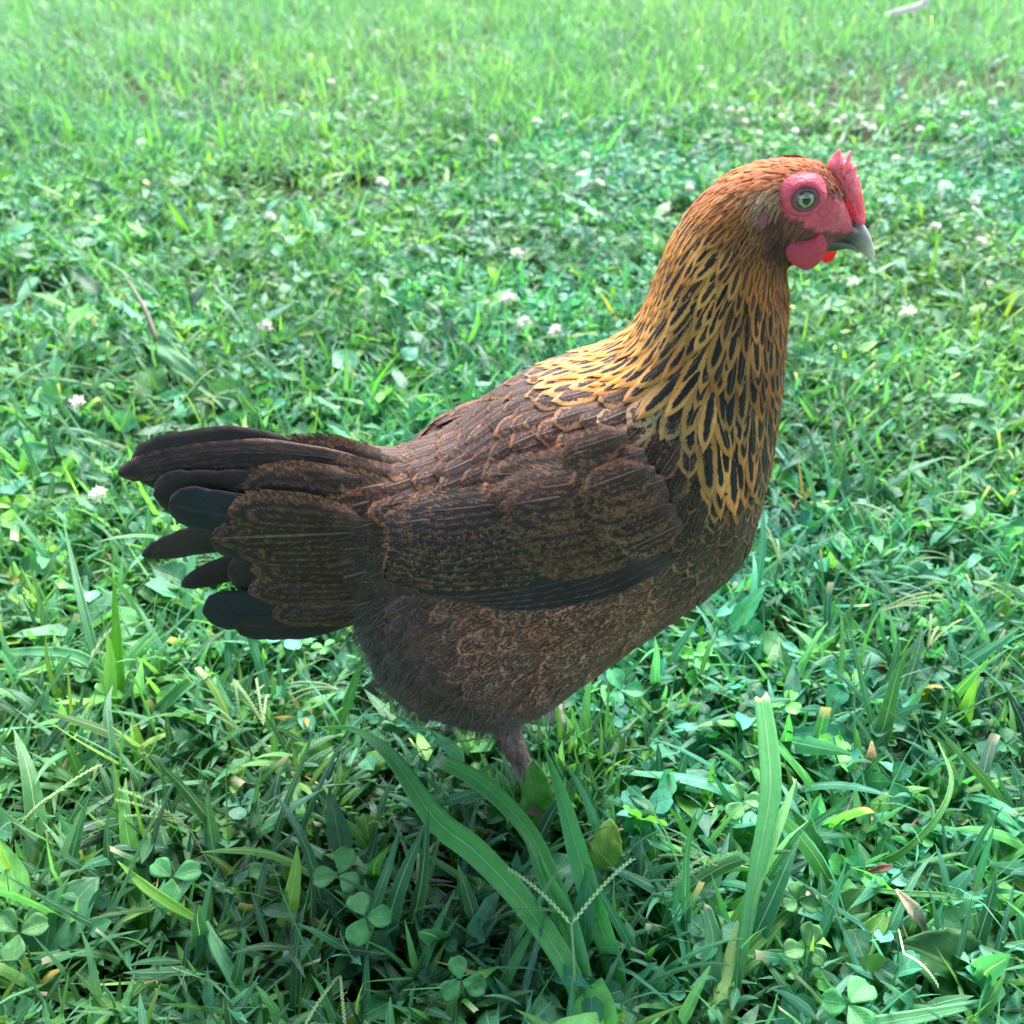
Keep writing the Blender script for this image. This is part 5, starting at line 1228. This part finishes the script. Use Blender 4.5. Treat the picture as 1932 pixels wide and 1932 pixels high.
# ---- beak
def beak_part(name, top, bot, wmm, cols_):
    rings = []; cc = []; na = 16
    for (T, B, w, c) in zip(top, bot, wmm, cols_):
        a, b = P(*T), P(*B); m = (a+b)/2; h = (a-b)/2
        rings.append([tuple(m+h*math.cos(2*math.pi*k/na)+Vector((0, w*.001*math.sin(2*math.pi*k/na), 0))) for k in range(na+1)]); cc.append(c)
    A = np.array(rings); n = len(A); T = np.linspace(0, n-1, (n-1)*5+1); i = np.minimum(T.astype(int), n-2); f = (T-i)
    ext = np.concatenate([2*A[:1]-A[1:2], A, 2*A[-1:]-A[-2:-1]]); ff = f[:, None, None]
    a, b, c, d = ext[i], ext[i+1], ext[i+2], ext[i+3]
    C = .5*((2*b)+(-a+c)*ff+(2*a-5*b+4*c-d)*ff**2+(-a+3*b-3*c+d)*ff**3)
    cc = np.array(cc); cl = cc[i]*(1-f[:, None])+cc[i+1]*f[:, None]
    ac = Acc(); ac.add(C, grid_faces(len(T), na+1), np.zeros((len(T)*(na+1), 2)), col=np.broadcast_to(cl[:, None], (len(T), na+1, 3)))
    me = ac.mesh(name); return me
DB = (.060, .042, .050); MB_ = (.16, .13, .14); LB = (.46, .40, .37)
up = beak_part('upper_beak', [(1552, 430), (1580, 420), (1605, 412), (1625, 418), (1638, 436), (1646, 456), (1650, 476), (1649, 493)], [(1548, 445), (1575, 450), (1598, 458), (1612, 466), (1626, 477), (1636, 485), (1643, 491), (1646, 496)],
               [6.5, 6.6, 6.2, 5.2, 4.0, 2.8, 1.6, .4], [DB, (.045, .035, .042), (.07, .055, .065), (.23, .165, .18), (.42, .32, .33), (.66, .53, .50), (.82, .69, .62), (.86, .74, .66)])
beak = link('beak', up, M_BEAK, hen)
lo = beak_part('lower_beak', [(1550, 436), (1575, 441), (1598, 450), (1612, 458), (1622, 470)], [(1552, 476), (1572, 473), (1590, 469), (1606, 470), (1620, 477)], [6, 5.6, 4.6, 3.2, .6], [(.07, .05, .05), (.08, .06, .06), (.12, .10, .10), (.2, .17, .17), (.3, .26, .25)])
lb = link('lower_beak', lo, M_BEAK, hen)
def blob(name, c, ax, col, mat, parent, ang=0, seg=24, noise=0.0):
    bm = bmesh.new(); ellip(bm, Vector((0, 0, 0)), ax, ang, seg=seg)
    me = bpy.data.meshes.new(name); bm.to_mesh(me); bm.free()
    me.transform(Matrix.Translation(c)); me.polygons.foreach_set('use_smooth', np.ones(len(me.polygons), bool))
    at = me.attributes.new('col', 'FLOAT_COLOR', 'POINT'); k = len(me.vertices); c4 = np.ones((k, 4), np.float32); c4[:, :3] = col
    at.data.foreach_set('color', c4.ravel()); return link(name, me, mat, parent)
for s in (-1, 1):   # nostril
    p = P(1606, 428); blob('nostril', Vector((p.x, Y0+s*.0055, p.z)), (.0030, .0012, .0011), (.38, .20, .22), M_SKIN, hen, .6)
# ---- comb: single comb with points
def comb():
    prof = [(1558, 330), (1562, 302), (1570, 296), (1577, 287), (1585, 277), (1588, 292), (1590, 304), (1594, 303), (1600, 290), (1607, 278), (1606, 295), (1603, 306), (1607, 304), (1608, 312), (1607, 322), (1611, 315), (1617, 307), (1616, 324), (1616, 336), (1621, 326), (1624, 350),
            (1628, 368), (1630, 385), (1633, 402), (1634, 418), (1626, 428), (1612, 432), (1602, 420), (1596, 402), (1592, 385), (1585, 366), (1572, 350)]
    # resample outline and fill as grid of shrunken rings -> smooth pillow
    pts = [P(*q) for q in prof]; cx = sum((p.x for p in pts))/len(pts); cz = sum((p.z for p in pts))/len(pts)
    import mathutils
    bm = bmesh.new(); y = 0
    ringv = []
    spine = [P(1580, 322), P(1592, 345), P(1606, 370), P(1616, 400), P(1620, 418)]
    def near_spine(p):
        best = None
        for a, b in zip(spine, spine[1:]):
            q, f = mathutils.geometry.intersect_point_line(p, a, b); f = min(1, max(0, f)); q = a.lerp(b, f)
            if best is None or (q-p).length < (best-p).length: best = q
        return best
    lv = [0.0, .12, .35, .65, .9]
    for sgn in (-1, 1):
        rings = []
        for l in lv:
            r = []
            for p in pts:
                q = near_spine(p); z = p.lerp(q, l); th = .0004+.0034*math.sin(min(1, l*1.1)*math.pi/2)*(.45+.55*min(1, (p-q).length/.008) if l > 0 else 1)
                r.append(bm.verts.new((z.x, Y0+sgn*th+.001*math.sin(z.z*900), z.z)))
            rings.append(r)
        n = len(pts)
        for r0, r1 in zip(rings, rings[1:]):
            for k in range(n): bm.faces.new((r0[k], r0[(k+1) % n], r1[(k+1) % n], r1[k]) if sgn < 0 else (r0[k], r1[k], r1[(k+1) % n], r0[(k+1) % n]))
        try: bm.faces.new(rings[-1] if sgn < 0 else rings[-1][::-1])
        except Exception: pass
        ringv.append(rings[0])
    n = len(pts)
    for k in range(n): bm.faces.new((ringv[0][k], ringv[1][k], ringv[1][(k+1) % n], ringv[0][(k+1) % n]))
    bmesh.ops.recalc_face_normals(bm, faces=bm.faces)
    me = bpy.data.meshes.new('comb'); bm.to_mesh(me); bm.free()
    at = me.attributes.new('col', 'FLOAT_COLOR', 'POINT'); k = len(me.vertices); c4 = np.ones((k, 4), np.float32)
    for i, vv in enumerate(me.vertices):
        u, v = uv_of(vv.co); g = min(1, max(0, (v-290)/110)); c4[i, :3] = np.array((.86, .24, .32))*(1-g)+np.array((.82, .09, .15))*g
    at.data.foreach_set('color', c4.ravel()); me.polygons.foreach_set('use_smooth', np.ones(len(me.polygons), bool))
    o = link('comb', me, M_FLESH, hen); sb = o.modifiers.new('s', 'SUBSURF'); sb.levels = 2; sb.render_levels = 2
comb()
# ---- wattles
def wattle(prof, yc, th, col, bulge):
    pts = [P(*q, Y0+yc) for q in prof]; n = len(pts); c = sum(pts, Vector())/n
    bm = bmesh.new(); rg = []
    for sgn in (-1, 1):
        rings = []
        for l in (0, .12, .35, .65, .9):
            rings.append([bm.verts.new((p.lerp(c, l).x, Y0+yc+sgn*(.0003+th*math.sin(min(1, l*1.3)*math.pi/2)), p.lerp(c, l).z)) for p in pts])
        for r0, r1 in zip(rings, rings[1:]):
            for k in range(n): bm.faces.new((r0[k], r0[(k+1) % n], r1[(k+1) % n], r1[k]))
        bm.faces.new(rings[-1]); rg.append(rings[0])
    for k in range(n): bm.faces.new((rg[0][k], rg[1][k], rg[1][(k+1) % n], rg[0][(k+1) % n]))
    bmesh.ops.recalc_face_normals(bm, faces=bm.faces)
    me = bpy.data.meshes.new('wattle'); bm.to_mesh(me); bm.free()
    at = me.attributes.new('col', 'FLOAT_COLOR', 'POINT'); k = len(me.vertices); c4 = np.ones((k, 4), np.float32); c4[:, :3] = col
    at.data.foreach_set('color', c4.ravel()); me.polygons.foreach_set('use_smooth', np.ones(len(me.polygons), bool))
    o = link('wattle', me, M_WATTLE, hen); sb = o.modifiers.new('s', 'SUBSURF'); sb.levels = 2; sb.render_levels = 2
wattle([(1492, 458), (1483, 464), (1481, 474), (1484, 487), (1492, 497), (1502, 503), (1514, 509), (1524, 509), (1538, 504), (1547, 495), (1556, 485), (1561, 471), (1560, 458), (1556, 446), (1548, 437), (1541, 446), (1528, 453), (1512, 455)], -.0195, .0022, (.86, .10, .17), 1)
wattle([(1538, 440), (1545, 480), (1550, 492), (1558, 497), (1568, 494), (1576, 484), (1581, 470), (1576, 455), (1570, 438), (1555, 434)], .013, .0012, (.70, .03, .035), 1)
# ---- eye: ball, lid rings
def eye(s):
    dbase = P(1519, 376)
    # eyeball surface point on the head side
    loc, n, _, _ = bvh.ray_cast(Vector((dbase.x, Y0+s*.2, dbase.z)), Vector((0, -s, 0)))
    cy = loc.y-s*.0028
    cx = uvfix = None
    # make the near eye sit where the photo shows it
    yv = cy+s*.004; tgt = P(1519, 376, Y0-abs(yv-Y0)); c = Vector((tgt.x, cy, tgt.z))
    rad = .0063; bm = bmesh.new(); bmesh.ops.create_uvsphere(bm, u_segments=48, v_segments=48, radius=rad)
    me = bpy.data.meshes.new('eye'); bm.to_mesh(me); bm.free()
    me.transform(Matrix.Rotation(math.pi/2, 4, 'X'))
    k = len(me.vertices); c4 = np.ones((k, 4), np.float32)
    ax = Vector((.05, s, .0)).normalized()
    for i, v in enumerate(me.vertices):
        a = v.co.angle(ax) if v.co.length else 0
        r = math.sin(a)*rad if a < math.pi/2 else rad
        if r < .0021: cc = (.004, .004, .005)
        elif r < .0036: cc = (.45, .32, .22) if r < .0027 else (.28, .22, .19)
        elif r < .0041: cc = (.05, .045, .045)
        else: cc = (.16, .12, .13)
        c4[i, :3] = cc
    at = me.attributes.new('col', 'FLOAT_COLOR', 'POINT'); at.data.foreach_set('color', c4.ravel())
    me.polygons.foreach_set('use_smooth', np.ones(len(me.polygons), bool)); me.transform(Matrix.Translation(c))
    link('eye', me, M_EYE, hen)
    # lids: concentric soft rings
    a = Acc(); na = 48
    prof = [(.0042, .0046), (.0046, .0053), (.0051, .0054), (.0056, .0047), (.0062, .0044), (.0070, .0046), (.0079, .0042), (.0089, .0032), (.0100, .0016), (.0114, -.0014)]
    cl = [(.12, .04, .05), (.24, .09, .11), (.30, .10, .13), (.20, .04, .06), (.30, .05, .085), (.72, .09, .15), (.72, .085, .14), (.72, .085, .14), (.72, .085, .14), (.72, .085, .14)]
    V = np.zeros((len(prof), na+1, 3))
    for i, (r, h) in enumerate(prof):
        for j in range(na+1):
            an = 2*math.pi*j/na; rr_ = r*(1+.03*math.sin(an*5+i)); V[i, j] = (c.x+math.cos(an)*rr_*1.05, cy+s*(h-.0005), c.z+math.sin(an)*rr_*.95)
    a.add(V, grid_faces(len(prof), na+1), np.zeros((len(prof)*(na+1), 2)), col=np.broadcast_to(np.array(cl)[:, None], V.shape))
    link('eyelid', a.mesh('eyelid'), M_SKIN, hen)
for s in (-1, 1): eye(s)
for s in (-1, 1):
    p = P(1439, 421, Y0-.024); l, n, _, _ = bvh.find_nearest(Vector((p.x, Y0+s*.024, p.z)))
    blob('ear_lobe', l, (.0026, .0018, .0052), (.30, .07, .11), M_SKIN, hen, .2)
# ---- claws
for hock, ank, toes in LEGS:
    for tp, d in toes:
        link('claw', tube('claw', [tp-d*.002, tp+d*.004+Vector((0, 0, .001)), tp+d*.009+Vector((0, 0, -.002))], [.0022, .0015, .0003], (.30, .24, .20), M_BEAK, rows=8, sides=8), None, hen)
